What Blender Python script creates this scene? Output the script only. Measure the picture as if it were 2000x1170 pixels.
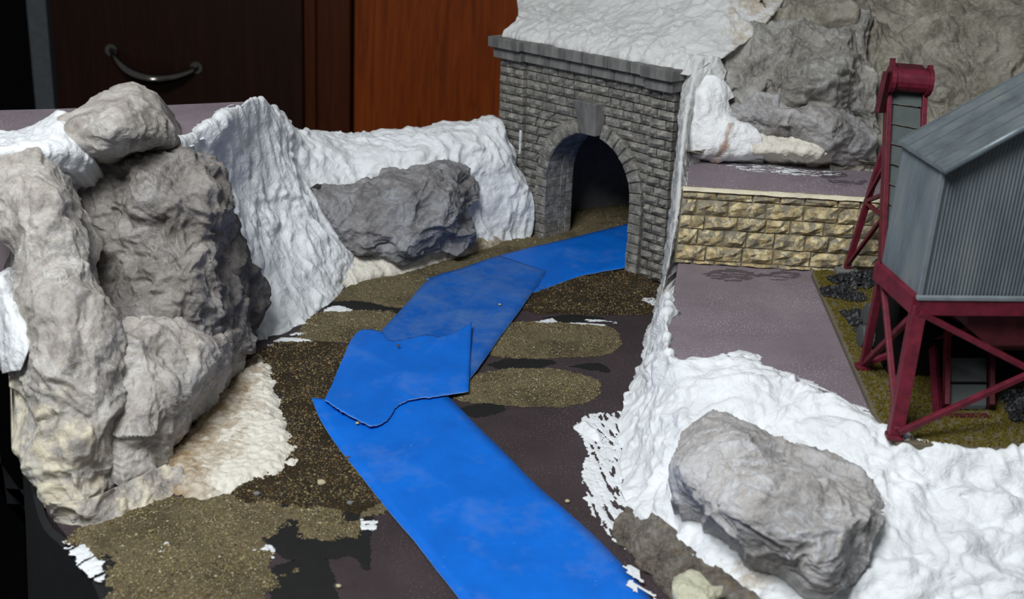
import bpy, bmesh, math, random
import numpy as np
from mathutils import Matrix, Vector

for o in list(bpy.data.objects):
    bpy.data.objects.remove(o)
SC = bpy.context.scene
COL = SC.collection
random.seed(7)
RNG = np.random.default_rng(11)

# ------------------------------------------------------------------ camera
# 1 unit = 5 cm. Camera stands 20 cm above the track bed and looks along +y.
FPX, PITCH, ROLL, CAMZ = 2400.0, math.atan(.4), math.radians(3.4), 4.0
_F = np.array([0, math.cos(PITCH), -math.sin(PITCH)])
_R0 = np.array([1.0, 0, 0]); _U0 = np.cross(_R0, _F)
_R = _R0 * math.cos(ROLL) + _U0 * math.sin(ROLL)
_U = -_R0 * math.sin(ROLL) + _U0 * math.cos(ROLL)
cam_d = bpy.data.cameras.new('camera'); cam = bpy.data.objects.new('camera', cam_d); COL.objects.link(cam)
cam_d.sensor_width = 36; cam_d.sensor_fit = 'HORIZONTAL'; cam_d.lens = FPX / 2000 * 36
cam_d.clip_start = .05; cam_d.clip_end = 200
m = Matrix(((_R[0], _U[0], -_F[0], 0), (_R[1], _U[1], -_F[1], 0), (_R[2], _U[2], -_F[2], CAMZ), (0, 0, 0, 1)))
cam.matrix_world = m
cam_d.dof.use_dof = True; cam_d.dof.focus_distance = 9.4; cam_d.dof.aperture_fstop = 1.25
SC.camera = cam

# ------------------------------------------------------------------ light
SC.view_settings.view_transform = 'Standard'; SC.view_settings.look = 'None'
SC.view_settings.exposure = 0.0; SC.view_settings.gamma = 1.0
SC.view_settings.use_curve_mapping = False
W = bpy.data.worlds.new('room_ambient'); SC.world = W; W.use_nodes = True
W.node_tree.nodes['Background'].inputs[0].default_value = (.90, .95, 1.0, 1)
W.node_tree.nodes['Background'].inputs[1].default_value = .17
def area(name, loc, target, size, power, color):
    d = bpy.data.lights.new(name, 'AREA'); d.shape = 'RECTANGLE'; d.size, d.size_y = size
    d.energy = power; d.color = color
    o = bpy.data.objects.new(name, d); COL.objects.link(o); o.location = loc
    o.rotation_euler = (Vector(target) - Vector(loc)).to_track_quat('-Z', 'Y').to_euler()
    return o
area('window_daylight', (-3.0, 1.2, 10.0), (0.6, 8.0, 0.3), (4.0, 4.0), 1780, (.95, .98, 1.0))

# ------------------------------------------------------------------ helpers: pixel ray -> real point
CAM = np.array([0, 0, CAMZ])
def ray(x, y): return _F + _R * (x - 1000) / FPX - _U * (y - 585) / FPX
def at_z(x, y, z=0.0):
    d = ray(x, y); return CAM + d * ((z - CAMZ) / d[2])
def at_y(x, y, Y):
    d = ray(x, y); return CAM + d * (Y / d[1])

# ------------------------------------------------------------------ helpers: noise
def _h(i, j, k, s):
    with np.errstate(over='ignore'):
        n = (i.astype(np.uint32) * np.uint32(374761393) + j.astype(np.uint32) * np.uint32(668265263)
             + k.astype(np.uint32) * np.uint32(2147483647) + np.uint32(s * 974711 + 12345))
        n = (n ^ (n >> np.uint32(13))) * np.uint32(1274126177)
        n = (n ^ (n >> np.uint32(15))) * np.uint32(2246822519)
        n = n ^ (n >> np.uint32(13))
    return n.astype(np.float64) / 4294967295.0
def perlin(P, seed=0):
    P = np.asarray(P, float); I = np.floor(P).astype(np.int64); f = P - I
    u = f * f * f * (f * (f * 6 - 15) + 10); out = 0
    for dx in (0, 1):
        for dy in (0, 1):
            for dz in (0, 1):
                i, j, k = I[:, 0] + dx, I[:, 1] + dy, I[:, 2] + dz
                gx = _h(i, j, k, seed) * 2 - 1; gy = _h(i, j, k, seed + 91) * 2 - 1; gz = _h(i, j, k, seed + 173) * 2 - 1
                d = gx * (f[:, 0] - dx) + gy * (f[:, 1] - dy) + gz * (f[:, 2] - dz)
                w = (u[:, 0] if dx else 1 - u[:, 0]) * (u[:, 1] if dy else 1 - u[:, 1]) * (u[:, 2] if dz else 1 - u[:, 2])
                out = out + w * d
    return out * 1.3
def fbm(P, seed=0, oct=4, gain=.5):
    s = 0; a = 1
    for o in range(oct):
        s = s + a * perlin(P * 2 ** o + o * 17.3, seed + o * 7); a *= gain
    return s
def billow(P, seed=0, oct=3, gain=.5):
    s = 0; a = 1
    for o in range(oct):
        s = s + a * (1 - 2.2 * np.abs(perlin(P * 2 ** o + o * 5.7, seed + o * 7))); a *= gain
    return s
def worley(P, seed=0):
    I = np.floor(P).astype(np.int64); n = len(P)
    f1 = np.full(n, 9.); f2 = np.full(n, 9.); best = np.zeros((n, 3)); rv = np.zeros((n, 4))
    for dx in (-1, 0, 1):
        for dy in (-1, 0, 1):
            for dz in (-1, 0, 1):
                i, j, k = I[:, 0] + dx, I[:, 1] + dy, I[:, 2] + dz
                c = np.stack([i + _h(i, j, k, seed), j + _h(i, j, k, seed + 31), k + _h(i, j, k, seed + 57)], 1)
                d = np.linalg.norm(P - c, axis=1); nb = d < f1
                f2 = np.where(nb, f1, np.minimum(f2, d)); f1 = np.where(nb, d, f1)
                best[nb] = (P - c)[nb]
                if nb.any():
                    r = np.stack([_h(i, j, k, seed + 101), _h(i, j, k, seed + 113), _h(i, j, k, seed + 127), _h(i, j, k, seed + 139)], 1)
                    rv[nb] = r[nb]
    return f1, f2, best, rv
def scallop(P, seed, tilt=1.3, bow=.55, sign=1):
    """continuous fractured relief: lower envelope of tilted shallow bowls, so neighbours meet in sharp ridges"""
    I = np.floor(P).astype(np.int64); best = np.full(len(P), 9.)
    for dx in (-1, 0, 1):
        for dy in (-1, 0, 1):
            for dz in (-1, 0, 1):
                i, j, k = I[:, 0] + dx, I[:, 1] + dy, I[:, 2] + dz
                d = P - np.stack([i + _h(i, j, k, seed), j + _h(i, j, k, seed + 31), k + _h(i, j, k, seed + 57)], 1)
                n = np.stack([_h(i, j, k, seed + 101), _h(i, j, k, seed + 113), _h(i, j, k, seed + 127)], 1) * 2 - 1
                best = np.minimum(best, .7 * _h(i, j, k, seed + 139) + tilt * (n * d).sum(1) + bow * (d * d).sum(1) * 1.6)
    return best
def rock_disp(P, seed, s=1.9, amp=.11, stretch=(1, 1, 1), fine=1.0):
    Q = P * np.array(stretch) * s
    Wp = np.stack([perlin(Q * .9, seed + 3), perlin(Q * .9 + 9, seed + 4), perlin(Q * .9 + 31, seed + 5)], 1)
    Q = Q + Wp * .22
    Q2 = Q + .25 * np.stack([perlin(Q * 2.3 + 5, seed + 13), perlin(Q * 2.3 + 19, seed + 14), perlin(Q * 2.3 + 41, seed + 15)], 1)
    d = 1.5 * scallop(Q * 1.15, seed) + .95 * scallop(Q2 * 2.3 + 4.4, seed + 1) + .42 * fine * scallop(Q2 * 5.0 + 1.4, seed + 2) - .40 * scallop(Q2 * 2.9 + 8, seed + 9) + .2 * fine * scallop(Q2 * 10 + 2, seed + 10)
    d = d + .35 * fbm(Q * 1.1, seed + 6, 3) + .10 * fine * billow(Q2 * 6, seed + 7, 3) + .05 * fine * fbm(Q * 15, seed + 8, 2)
    return amp * .78 * (d - np.median(d))
def plaster_disp(P, seed, amp=.03, direction=(1, 1, .35), s=6.):
    Q = P * np.array(direction) * s
    Wp = np.stack([perlin(Q * .5, seed + 3), perlin(Q * .5 + 9, seed + 4), perlin(Q * .5 + 31, seed + 5)], 1)
    Q = Q + Wp * .9
    lump = fbm(P * s * .5, seed + 5, 3, .55); b = billow(Q * .8, seed, 2, .5)
    fleck = np.clip(perlin(Q * 1.5 + 3, seed + 9) - .12, 0, 1) ** .7; peak = np.clip(perlin(Q * .9 + 7, seed + 10) - .35, 0, 1)
    return amp * (.50 * b + 1.2 * lump + 1.5 * fleck + 2.6 * peak + 1.0 * np.clip(perlin(Q * 3.2 + 11, seed + 15) - .1, 0, 1) + .15 * perlin(Q * 6, seed + 12))

# ------------------------------------------------------------------ helpers: objects
WORLD = {}
def tag(o, label=None, cat=None, group=None, kind=None):
    if label: o['label'] = label
    if cat: o['category'] = cat
    if group: o['group'] = group
    if kind: o['kind'] = kind
    return o
def empty(name, loc, label, cat, group=None):
    o = bpy.data.objects.new(name, None); COL.objects.link(o); o.location = loc
    o.empty_display_size = .1; WORLD[o.name] = np.array(loc, float)
    return tag(o, label, cat, group)
def build(name, V, F, mat, parent=None, smooth=False, attrs=None, mats=None, mi=None, kind=None):
    V = np.asarray(V, float)
    lo, hi = V.min(0), V.max(0); org = np.array([(lo[0] + hi[0]) / 2, (lo[1] + hi[1]) / 2, lo[2]])
    me = bpy.data.meshes.new(name)
    me.from_pydata((V - org).tolist(), [], F if isinstance(F, list) else F.tolist())
    for mm in (mats or [mat]): me.materials.append(mm)
    if mi is not None: me.polygons.foreach_set('material_index', np.asarray(mi, np.int32))
    if smooth: me.polygons.foreach_set('use_smooth', np.ones(len(me.polygons), bool))
    for k, a in (attrs or {}).items():
        at = me.attributes.new(k, 'FLOAT', 'POINT'); at.data.foreach_set('value', np.asarray(a, np.float32))
    me.update()
    o = bpy.data.objects.new(name, me); COL.objects.link(o)
    if parent is not None:
        o.parent = parent; o.location = org - WORLD[parent.name]
    else:
        o.location = org
    WORLD[o.name] = org
    if kind: o['kind'] = kind
    return o
def catmull(A, n, axis):
    A = np.moveaxis(np.asarray(A, float), axis, 0); N = len(A)
    t = np.linspace(0, N - 1, n); i = np.minimum(t.astype(int), N - 2); f = (t - i).reshape(-1, *([1] * (A.ndim - 1)))
    g = lambda j: A[np.clip(j, 0, N - 1)]
    p0, p1, p2, p3 = g(i - 1), g(i), g(i + 1), g(i + 2)
    p0 = np.where((i == 0).reshape(f.shape), 2 * p1 - p2, p0); p3 = np.where((i == N - 2).reshape(f.shape), 2 * p2 - p1, p3)
    T = .5 * (p2 - p0) * .9; S = .5 * (p3 - p1) * .9
    r = (2 * f**3 - 3 * f**2 + 1) * p1 + (f**3 - 2 * f**2 + f) * T + (-2 * f**3 + 3 * f**2) * p2 + (f**3 - f**2) * S
    return np.moveaxis(r, 0, axis)
def grid_faces(R, C, off=0):
    i = np.arange(R * C).reshape(R, C) + off
    return np.stack([i[:-1, :-1], i[:-1, 1:], i[1:, 1:], i[1:, :-1]], -1).reshape(-1, 4)
def sheet(ctrl, R, C, disp=None, thick=.3, back=None, stain=None, edge=0):
    """dense surface through a control grid, displaced along its normals, closed behind with a body of its own"""
    G = catmull(catmull(np.array(ctrl), R, 0), C, 1)
    du = np.gradient(G, axis=1); dv = np.gradient(G, axis=0); N = np.cross(du, dv)
    N /= np.linalg.norm(N, axis=2, keepdims=True) + 1e-9
    flip = (N * (CAM - G)).sum(2).mean() < 0
    if flip: N = -N
    P = G.reshape(-1, 3)
    d = disp(P) if disp else np.zeros(len(P))
    if edge:
        e = np.minimum.outer(np.minimum(np.arange(R), np.arange(R)[::-1]), np.minimum(np.arange(C), np.arange(C)[::-1]))
        e = np.minimum(np.minimum(np.arange(R), np.arange(R)[::-1])[:, None], np.minimum(np.arange(C), np.arange(C)[::-1])[None, :])
        d = d - edge * np.clip(1 - e.reshape(-1) / 5., 0, 1) ** 2
    V = P + N.reshape(-1, 3) * d[:, None]
    F = grid_faces(R, C)
    if back is None: back = -N.reshape(-1, 3).mean(0); back = back / np.linalg.norm(back) * thick
    idx = np.arange(R * C).reshape(R, C)
    loop = np.concatenate([idx[0, :-1], idx[:-1, -1], idx[-1, :0:-1], idx[:0:-1, 0]])
    cen = V[loop].mean(0)
    B = cen + (V[loop] - cen) * .9 + np.array(back)
    n = len(V); V = np.vstack([V, B, [cen + np.array(back)]]); L = len(loop)
    F = F.tolist(); ci = n + L
    for a in range(L):
        b = (a + 1) % L
        F.append([int(loop[b]), int(loop[a]), n + a, n + b]); F.append([n + b, n + a, ci])
    if flip is False:
        pass
    F = [f[::-1] for f in F] if not flip else F
    st = None
    if stain is not None:
        st = np.clip(stain(V), 0, 1)
    return V, F, st
def terrain(name, ctrl, R, C, disp, mat, label, cat, thick=.3, back=None, stain=None, group=None, edge=0, parent=None):
    V, F, st = sheet(ctrl, R, C, disp, thick, back, stain, edge)
    o = build(name, V, F, mat, smooth=True, attrs={'stain': st} if st is not None else None, parent=parent)
    if parent is None: tag(o, label, cat, group)
    return o
def Y(rows): return [[at_y(*p) for p in r] for r in rows]
def Z(rows): return [[at_z(*p) for p in r] for r in rows]
class MB:
    def __init__(s): s.V = []; s.F = []; s.n = 0
    def add(s, V, F):
        V = np.asarray(V, float); s.V.append(V); s.F += [[i + s.n for i in f] for f in F]; s.n += len(V); return s
    def hexa(s, P):  # 8 pts: bottom loop 0-3, top loop 4-7
        return s.add(P, [[3, 2, 1, 0], [4, 5, 6, 7], [0, 1, 5, 4], [1, 2, 6, 5], [2, 3, 7, 6], [3, 0, 4, 7]])
    def box(s, lo, hi, fr=None):
        x0, y0, z0 = lo; x1, y1, z1 = hi
        P = np.array([[x0, y0, z0], [x1, y0, z0], [x1, y1, z0], [x0, y1, z0], [x0, y0, z1], [x1, y0, z1], [x1, y1, z1], [x0, y1, z1]])
        return s.hexa(fr(P) if fr else P)
    def bar(s, a, b, w, h, side=(0, 0, 1)):
        a = np.array(a, float); b = np.array(b, float); d = (b - a) / np.linalg.norm(b - a)
        u = np.cross(d, side); u /= np.linalg.norm(u); v = np.cross(u, d)
        P = [a - u * w / 2 - v * h / 2, a + u * w / 2 - v * h / 2, a + u * w / 2 + v * h / 2, a - u * w / 2 + v * h / 2]
        P += [p + (b - a) for p in P]
        return s.hexa(P)
    def tube(s, pts, r, n=10, caps=True):
        pts = np.asarray(pts, float); rr = np.broadcast_to(r, (len(pts),)); base = s.n; V = []; F = []
        for i, p in enumerate(pts):
            t = pts[min(i + 1, len(pts) - 1)] - pts[max(i - 1, 0)]; t /= np.linalg.norm(t)
            a = np.cross(t, [0, 0, 1]) if abs(t[2]) < .9 else np.cross(t, [0, 1, 0]); a /= np.linalg.norm(a); b = np.cross(t, a)
            for k in range(n):
                q = 2 * math.pi * k / n; V.append(p + rr[i] * (a * math.cos(q) + b * math.sin(q)))
        for i in range(len(pts) - 1):
            for k in range(n):
                F.append([i * n + k, i * n + (k + 1) % n, (i + 1) * n + (k + 1) % n, (i + 1) * n + k])
        if caps: F.append(list(range(n))[::-1]); F.append([(len(pts) - 1) * n + k for k in range(n)])
        return s.add(V, F)
    def prism(s, poly, z0, z1):
        n = len(poly); V = [(p[0], p[1], z0) for p in poly] + [(p[0], p[1], z1) for p in poly]
        F = [list(range(n))[::-1], [n + i for i in range(n)]] + [[i, (i + 1) % n, n + (i + 1) % n, n + i] for i in range(n)]
        return s.add(V, F)
    def build(s, name, mat, parent=None, smooth=False, bevel=0, **k):
        o = build(name, np.vstack(s.V), s.F, mat, parent, smooth, **k)
        bm = bmesh.new(); bm.from_mesh(o.data); bmesh.ops.recalc_face_normals(bm, faces=bm.faces); bm.to_mesh(o.data); bm.free()
        if bevel:
            md = o.modifiers.new('bevel', 'BEVEL'); md.width = bevel; md.segments = 2; md.limit_method = 'ANGLE'
        return o

# ------------------------------------------------------------------ helpers: materials
def lin(r, g, b): return tuple((c / 255 / 12.92) if c / 255 <= .04045 else ((c / 255 + .055) / 1.055) ** 2.4 for c in (r, g, b)) + (1,)
class NT:
    def __init__(s, name):
        s.m = bpy.data.materials.new(name); s.m.use_nodes = True; s.t = s.m.node_tree; s.b = s.t.nodes['Principled BSDF']
        s.co = s.t.nodes.new('ShaderNodeTexCoord').outputs['Object']
    def n(s, typ, **k):
        x = s.t.nodes.new(typ)
        for a, v in k.items(): setattr(x, a, v)
        return x
    def L(s, a, b): s.t.links.new(a, b)
    def noise(s, scale, detail=6, rough=.6, stretch=None, dist=0):
        x = s.n('ShaderNodeTexNoise'); x.inputs['Scale'].default_value = scale; x.inputs['Detail'].default_value = detail
        x.inputs['Roughness'].default_value = rough; x.inputs['Distortion'].default_value = dist
        if stretch:
            mp = s.n('ShaderNodeMapping'); mp.inputs['Scale'].default_value = stretch; s.L(s.co, mp.inputs['Vector']); s.L(mp.outputs[0], x.inputs['Vector'])
        else: s.L(s.co, x.inputs['Vector'])
        return x.outputs['Fac']
    def ramp(s, fac, stops):
        x = s.n('ShaderNodeValToRGB'); e = x.color_ramp.elements
        while len(e) < len(stops): e.new(.5)
        for q, (p, c) in zip(e, stops): q.position = p; q.color = c if len(c) == 4 else (*c, 1)
        s.L(fac, x.inputs[0]); return x.outputs[0]
    def mix(s, fac, a, b, mode='MIX'):
        x = s.n('ShaderNodeMix', data_type='RGBA', blend_type=mode)
        for v, i in ((fac, 0), (a, 6), (b, 7)):
            if hasattr(v, 'links'): s.L(v, x.inputs[i])
            else: x.inputs[i].default_value = v
        return x.outputs[2]
    def math(s, op, a, b=0.):
        x = s.n('ShaderNodeMath', operation=op)
        for v, i in ((a, 0), (b, 1)):
            if hasattr(v, 'links'): s.L(v, x.inputs[i])
            else: x.inputs[i].default_value = v
        return x.outputs[0]
    def attr(s, name): return s.n('ShaderNodeAttribute', attribute_name=name).outputs['Fac']
    def bump(s, h, strength, dist):
        x = s.n('ShaderNodeBump'); x.inputs['Strength'].default_value = strength; x.inputs['Distance'].default_value = dist
        prev = s.b.inputs['Normal'].links
        if prev: s.L(prev[0].from_socket, x.inputs['Normal'])
        s.L(h, x.inputs['Height']); s.L(x.outputs[0], s.b.inputs['Normal'])
    def out(s, color, rough=.8, spec=.3, metal=0.):
        if hasattr(color, 'links'): s.L(color, s.b.inputs['Base Color'])
        else: s.b.inputs['Base Color'].default_value = color
        if hasattr(rough, 'links'): s.L(rough, s.b.inputs['Roughness'])
        else: s.b.inputs['Roughness'].default_value = rough
        s.b.inputs['Specular IOR Level'].default_value = spec; s.b.inputs['Metallic'].default_value = metal
        return s.m
BLACK = (0, 0, 0, 1); WHITE = (1, 1, 1, 1)

def rock_mat(name, dark, mid, light, cream, bump=.5, scale=1.0):
    t = NT(name)
    a = t.ramp(t.noise(3.2 * scale, 9, .68, dist=.6), [(.32, dark), (.5, mid), (.68, light)])
    pn = t.noise(26 * scale, 5, .7)
    a = t.mix(t.math('MULTIPLY', t.ramp(pn, [(.42, BLACK), (.62, WHITE)]), .35), a, light)
    pn2 = t.noise(60 * scale, 3, .7)
    a = t.mix(t.math('MULTIPLY', t.ramp(pn2, [(.30, WHITE), (.46, BLACK)]), .45), a, dark)
    # cool and warm washes, pale veins
    a = t.mix(t.math('MULTIPLY', t.ramp(t.noise(1.7 * scale, 5, .6), [(.45, BLACK), (.65, WHITE)]), .30), a, tuple(c * k for c, k in zip(mid[:3], (.92, 1.0, 1.12))) + (1,))
    vn = t.ramp(t.noise(3.4 * scale, 6, .62, dist=1.4), [(.465, BLACK), (.5, WHITE), (.535, BLACK)])
    a = t.mix(t.math('MULTIPLY', t.math('MULTIPLY', vn, t.ramp(t.noise(2.3 * scale, 3, .5), [(.45, BLACK), (.6, WHITE)])), .55), a, tuple(min(1, c * k) for c, k in zip(light[:3], (1.05, 1.12, 1.2))) + (1,))
    # dry-brushed edges
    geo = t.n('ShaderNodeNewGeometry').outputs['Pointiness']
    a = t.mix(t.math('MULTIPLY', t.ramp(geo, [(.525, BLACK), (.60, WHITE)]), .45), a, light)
    st = t.math('ADD', t.attr('stain'), t.math('MULTIPLY', t.math('SUBTRACT', t.noise(6 * scale, 7, .7), .5), 1.6))
    a = t.mix(t.ramp(st, [(.42, BLACK), (.72, WHITE)]), a, cream)
    t.bump(t.noise(11 * scale, 10, .68, dist=.5), bump * 1.1, .05)
    t.bump(t.noise(70 * scale, 5, .7), bump * .5, .012)
    return t.out(a, .78, .25)
M = {}
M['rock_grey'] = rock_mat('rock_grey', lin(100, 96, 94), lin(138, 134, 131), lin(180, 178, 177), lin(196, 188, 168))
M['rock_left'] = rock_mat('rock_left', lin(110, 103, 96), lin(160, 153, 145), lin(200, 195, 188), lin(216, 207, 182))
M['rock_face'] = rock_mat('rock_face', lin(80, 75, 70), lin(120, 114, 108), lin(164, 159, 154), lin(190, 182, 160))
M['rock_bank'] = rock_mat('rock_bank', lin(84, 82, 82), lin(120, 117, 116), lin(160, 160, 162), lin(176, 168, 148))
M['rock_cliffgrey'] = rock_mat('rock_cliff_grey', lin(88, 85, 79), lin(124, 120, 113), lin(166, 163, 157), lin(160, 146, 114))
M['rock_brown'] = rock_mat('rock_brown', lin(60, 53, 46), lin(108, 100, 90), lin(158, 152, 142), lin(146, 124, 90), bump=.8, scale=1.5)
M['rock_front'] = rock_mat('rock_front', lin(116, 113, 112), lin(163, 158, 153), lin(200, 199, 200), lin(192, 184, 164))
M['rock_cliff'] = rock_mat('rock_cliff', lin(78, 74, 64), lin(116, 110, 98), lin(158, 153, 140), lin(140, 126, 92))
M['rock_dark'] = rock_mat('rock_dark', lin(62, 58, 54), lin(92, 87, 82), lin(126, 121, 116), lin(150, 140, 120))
def plaster_mat(name, base, stainc, bump=.55):
    t = NT(name)
    a = t.ramp(t.noise(2.6, 6, .6), [(.35, tuple(c * .90 for c in base[:3]) + (1,)), (.65, base)])
    st = t.math('ADD', t.attr('stain'), t.math('MULTIPLY', t.math('SUBTRACT', t.noise(7, 8, .75, dist=.5), .5), 1.7))
    a = t.mix(t.ramp(st, [(.45, BLACK), (.60, (.45,) * 3), (.95, WHITE)]), a, stainc)
    t.bump(t.noise(13, 6, .55, dist=.5), bump * .95, .05)
    t.bump(t.noise(45, 4, .6, dist=.4), bump * .4, .015)
    return t.out(a, .55, .35)
M['plaster'] = plaster_mat('white_plaster', lin(220, 223, 225), lin(150, 132, 100))
M['plaster_grey'] = plaster_mat('grey_white_plaster', lin(196, 196, 194), lin(150, 132, 100))
M['plaster_rust'] = plaster_mat('rust_stained_plaster', lin(228, 229, 229), lin(150, 104, 66))
M['plaster_cream'] = plaster_mat('cream_plaster', lin(212, 207, 194), lin(134, 110, 76))
M['plaster_green'] = plaster_mat('greenish_plaster', lin(186, 184, 160), lin(120, 112, 92))
def foam_mat(name, a, b, speck):
    t = NT(name)
    c = t.ramp(t.noise(1.6, 6, .6), [(.35, a), (.65, b)])
    sp = t.ramp(t.noise(90, 2, .5), [(.60, BLACK), (.68, WHITE)])
    c = t.mix(t.math('MULTIPLY', sp, t.ramp(t.noise(2.2, 4, .6), [(.4, (.1,) * 3), (.7, (.9,) * 3)])), c, speck)
    t.bump(t.noise(90, 3, .6), .25, .01)
    return t.out(c, .6, .35)
M['foam'] = foam_mat('mauve_foam_board', lin(112, 101, 107), lin(127, 116, 122), lin(214, 210, 214))
M['bed'] = foam_mat('brown_mauve_track_bed', lin(47, 39, 41), lin(58, 48, 50), lin(120, 112, 112))
def plain(name, col, rough=.6, spec=.4, metal=0, bump=None, var=.12, vs=8):
    t = NT(name); d = tuple(max(0, c * (1 - var)) for c in col[:3]) + (1,); l = tuple(min(1, c * (1 + var)) for c in col[:3]) + (1,)
    c = t.ramp(t.noise(vs, 5, .6), [(.35, d), (.65, l)])
    if bump: t.bump(t.noise(bump[0], 6, .65), bump[1], bump[2])
    return t.out(c, rough, spec, metal)
M['black_paint'] = plain('matt_black_paint', lin(24, 24, 24), .75, .25, bump=(60, .3, .01))
M['fascia'] = plain('black_fascia', lin(26, 27, 29), .6, .3)
M['dark_floor'] = plain('dark_floor', lin(10, 10, 11), .9, .1)
M['red'] = plain('maroon_paint', lin(92, 22, 38), .55, .35, var=.3, vs=14)
M['red_dark'] = plain('dark_maroon_paint', lin(70, 22, 30), .65, .3, var=.3, vs=10)
M['steel'] = plain('weathered_grey_steel', lin(110, 118, 122), .55, .4, var=.15, vs=9)
M['mortar'] = plain('dark_portal_mortar', lin(66, 64, 64), .85, .2, bump=(40, .4, .02))
M['wallmortar'] = plain('grey_wall_mortar', lin(118, 108, 88), .85, .2, bump=(40, .4, .02))
M['cap'] = plain('cream_wall_cap', lin(222, 214, 188), .7, .3, bump=(20, .3, .02))
M['coal'] = plain('glossy_coal', lin(26, 26, 29), .55, .35, var=.4, vs=30)
M['concrete'] = plain('grey_concrete', lin(112, 112, 108), .8, .2, bump=(40, .3, .01))
M['edgeboard'] = plain('weathered_board_edge', lin(96, 88, 74), .75, .25, bump=(20, .3, .02))
M['belt'] = plain('dark_belt', lin(74, 82, 80), .6, .3)
M['tunnel_black'] = plain('black_card', lin(16, 16, 16), .9, .1)
M['tunnel_grey'] = plain('grey_card', lin(96, 96, 98), .9, .1)
M['chrome'] = plain('brushed_chrome', lin(120, 116, 110), .14, .5, 1.0)
M['strip'] = plain('grey_metal_strip', lin(92, 96, 100), .5, .4)
def stone_mat():
    t = NT('portal_stone'); t.co = t.n('ShaderNodeNewGeometry').outputs['Position']
    oi = t.n('ShaderNodeObjectInfo').outputs['Random']
    a = t.ramp(t.noise(11, 7, .7), [(.30, lin(68, 70, 71)), (.5, lin(116, 113, 107)), (.68, lin(164, 160, 151))])
    a = t.mix(t.math('MULTIPLY', oi, .4), a, lin(92, 88, 80))
    a = t.mix(t.math('MULTIPLY', t.ramp(t.noise(40, 4, .7), [(.55, BLACK), (.68, WHITE)]), .6), a, lin(176, 176, 174))
    t.bump(t.noise(28, 8, .7), .5, .025)
    return t.out(a, .72, .3)
M['stone'] = stone_mat()
def dress_mat():
    t = NT('dressed_portal_stone')
    a = t.ramp(t.noise(5, 6, .6, (1, 1, .3)), [(.3, lin(70, 70, 72)), (.6, lin(122, 120, 116)), (.75, lin(146, 143, 136))])
    t.bump(t.noise(50, 4, .6), .2, .01)
    return t.out(a, .65, .35)
M['dressed'] = dress_mat()
def ochre_mat():
    t = NT('ochre_wall_stone'); t.co = t.n('ShaderNodeNewGeometry').outputs['Position']
    a = t.ramp(t.noise(12, 7, .65), [(.28, lin(124, 106, 72)), (.44, lin(166, 148, 106)), (.56, lin(200, 184, 144)), (.70, lin(230, 220, 190))])
    a = t.mix(t.ramp(t.noise(13, 5, .65, dist=.8), [(.47, BLACK), (.54, (.9,) * 3)]), a, lin(126, 121, 108))
    t.bump(t.noise(34, 7, .7), .5, .02)
    return t.out(a, .75, .25)
M['ochre'] = ochre_mat()
def tape_mat():
    t = NT('blue_masking_tape')
    a = t.ramp(t.noise(2.5, 5, .6), [(.3, lin(0, 90, 184)), (.7, lin(2, 104, 206))])
    a = t.mix(t.math('MULTIPLY', t.ramp(t.noise(1.7, 5, .7), [(.52, BLACK), (.72, WHITE)]), .22), a, lin(120, 140, 170))
    a = t.mix(t.ramp(t.noise(60, 3, .5), [(.73, BLACK), (.78, (.5,) * 3)]), a, lin(180, 196, 214))
    t.bump(t.noise(55, 5, .6, (1, 3, 1)), .25, .01)
    t.bump(t.noise(2.2, 3, .5), .25, .06)
    return t.out(a, .55, .3)
M['tape'] = tape_mat()
M['tape_edge'] = plain('pale_tape_edge', lin(120, 150, 186), .7, .2)
def dusty():
    t = NT('dusty_blue_tape')
    a = t.ramp(t.noise(2.5, 5, .6), [(.3, lin(6, 80, 164)), (.7, lin(18, 92, 178))])
    a = t.mix(t.math('MULTIPLY', t.ramp(t.noise(2.0, 7, .75), [(.42, BLACK), (.70, WHITE)]), .5), a, lin(104, 126, 150))
    a = t.mix(t.ramp(t.noise(70, 3, .5), [(.70, BLACK), (.76, (.6,) * 3)]), a, lin(170, 170, 160))
    t.bump(t.noise(55, 5, .6, (1, 3, 1)), .25, .01); t.bump(t.noise(2.2, 3, .5), .25, .06)
    return t.out(a, .65, .2)
M['tape_dusty'] = dusty()
def corr_mat():
    t = NT('galvanised_sheet')
    a = t.ramp(t.noise(5, 6, .65, (1, 1, .25)), [(.3, lin(80, 88, 93)), (.55, lin(104, 114, 118)), (.75, lin(126, 128, 124))])
    return t.out(a, .42, .45, .25)
M['corr'] = corr_mat()
def sand_mat(name, stops, big):
    t = NT(name)
    a = t.ramp(t.noise(150, 3, .7), stops)
    a = t.mix(t.math('MULTIPLY', t.ramp(t.noise(1.8, 6, .7), [(.46, BLACK), (.64, WHITE)]), big[1]), a, big[0])
    t.bump(t.noise(110, 4, .75), .9, .02)
    return t.out(a, .85, .2)
M['sand'] = sand_mat('tan_sand', [(.3, lin(62, 56, 42)), (.5, lin(116, 105, 78)), (.68, lin(152, 140, 110))], (lin(54, 48, 36), .7))
M['gravel'] = sand_mat('dark_gravel', [(.35, lin(30, 26, 18)), (.55, lin(60, 50, 32)), (.75, lin(120, 98, 62))], (lin(28, 24, 18), .6))
for k, c in dict(g_tan=(128, 116, 82), g_sand=(104, 92, 62), g_pale=(170, 160, 130), g_brown=(86, 64, 36), g_grey=(110, 110, 108), g_dark=(52, 48, 42)).items():
    M[k] = plain('grain_' + k[2:], lin(*c), .8, .25)
def turf_mat():
    t = NT('olive_turf')
    a = t.ramp(t.noise(110, 4, .75), [(.3, lin(66, 58, 22)), (.5, lin(122, 108, 42)), (.62, lin(150, 136, 54)), (.74, lin(150, 100, 50))])
    t.bump(t.noise(90, 4, .8), 1.0, .03)
    return t.out(a, .9, .15)
M['turf'] = turf_mat()
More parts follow.
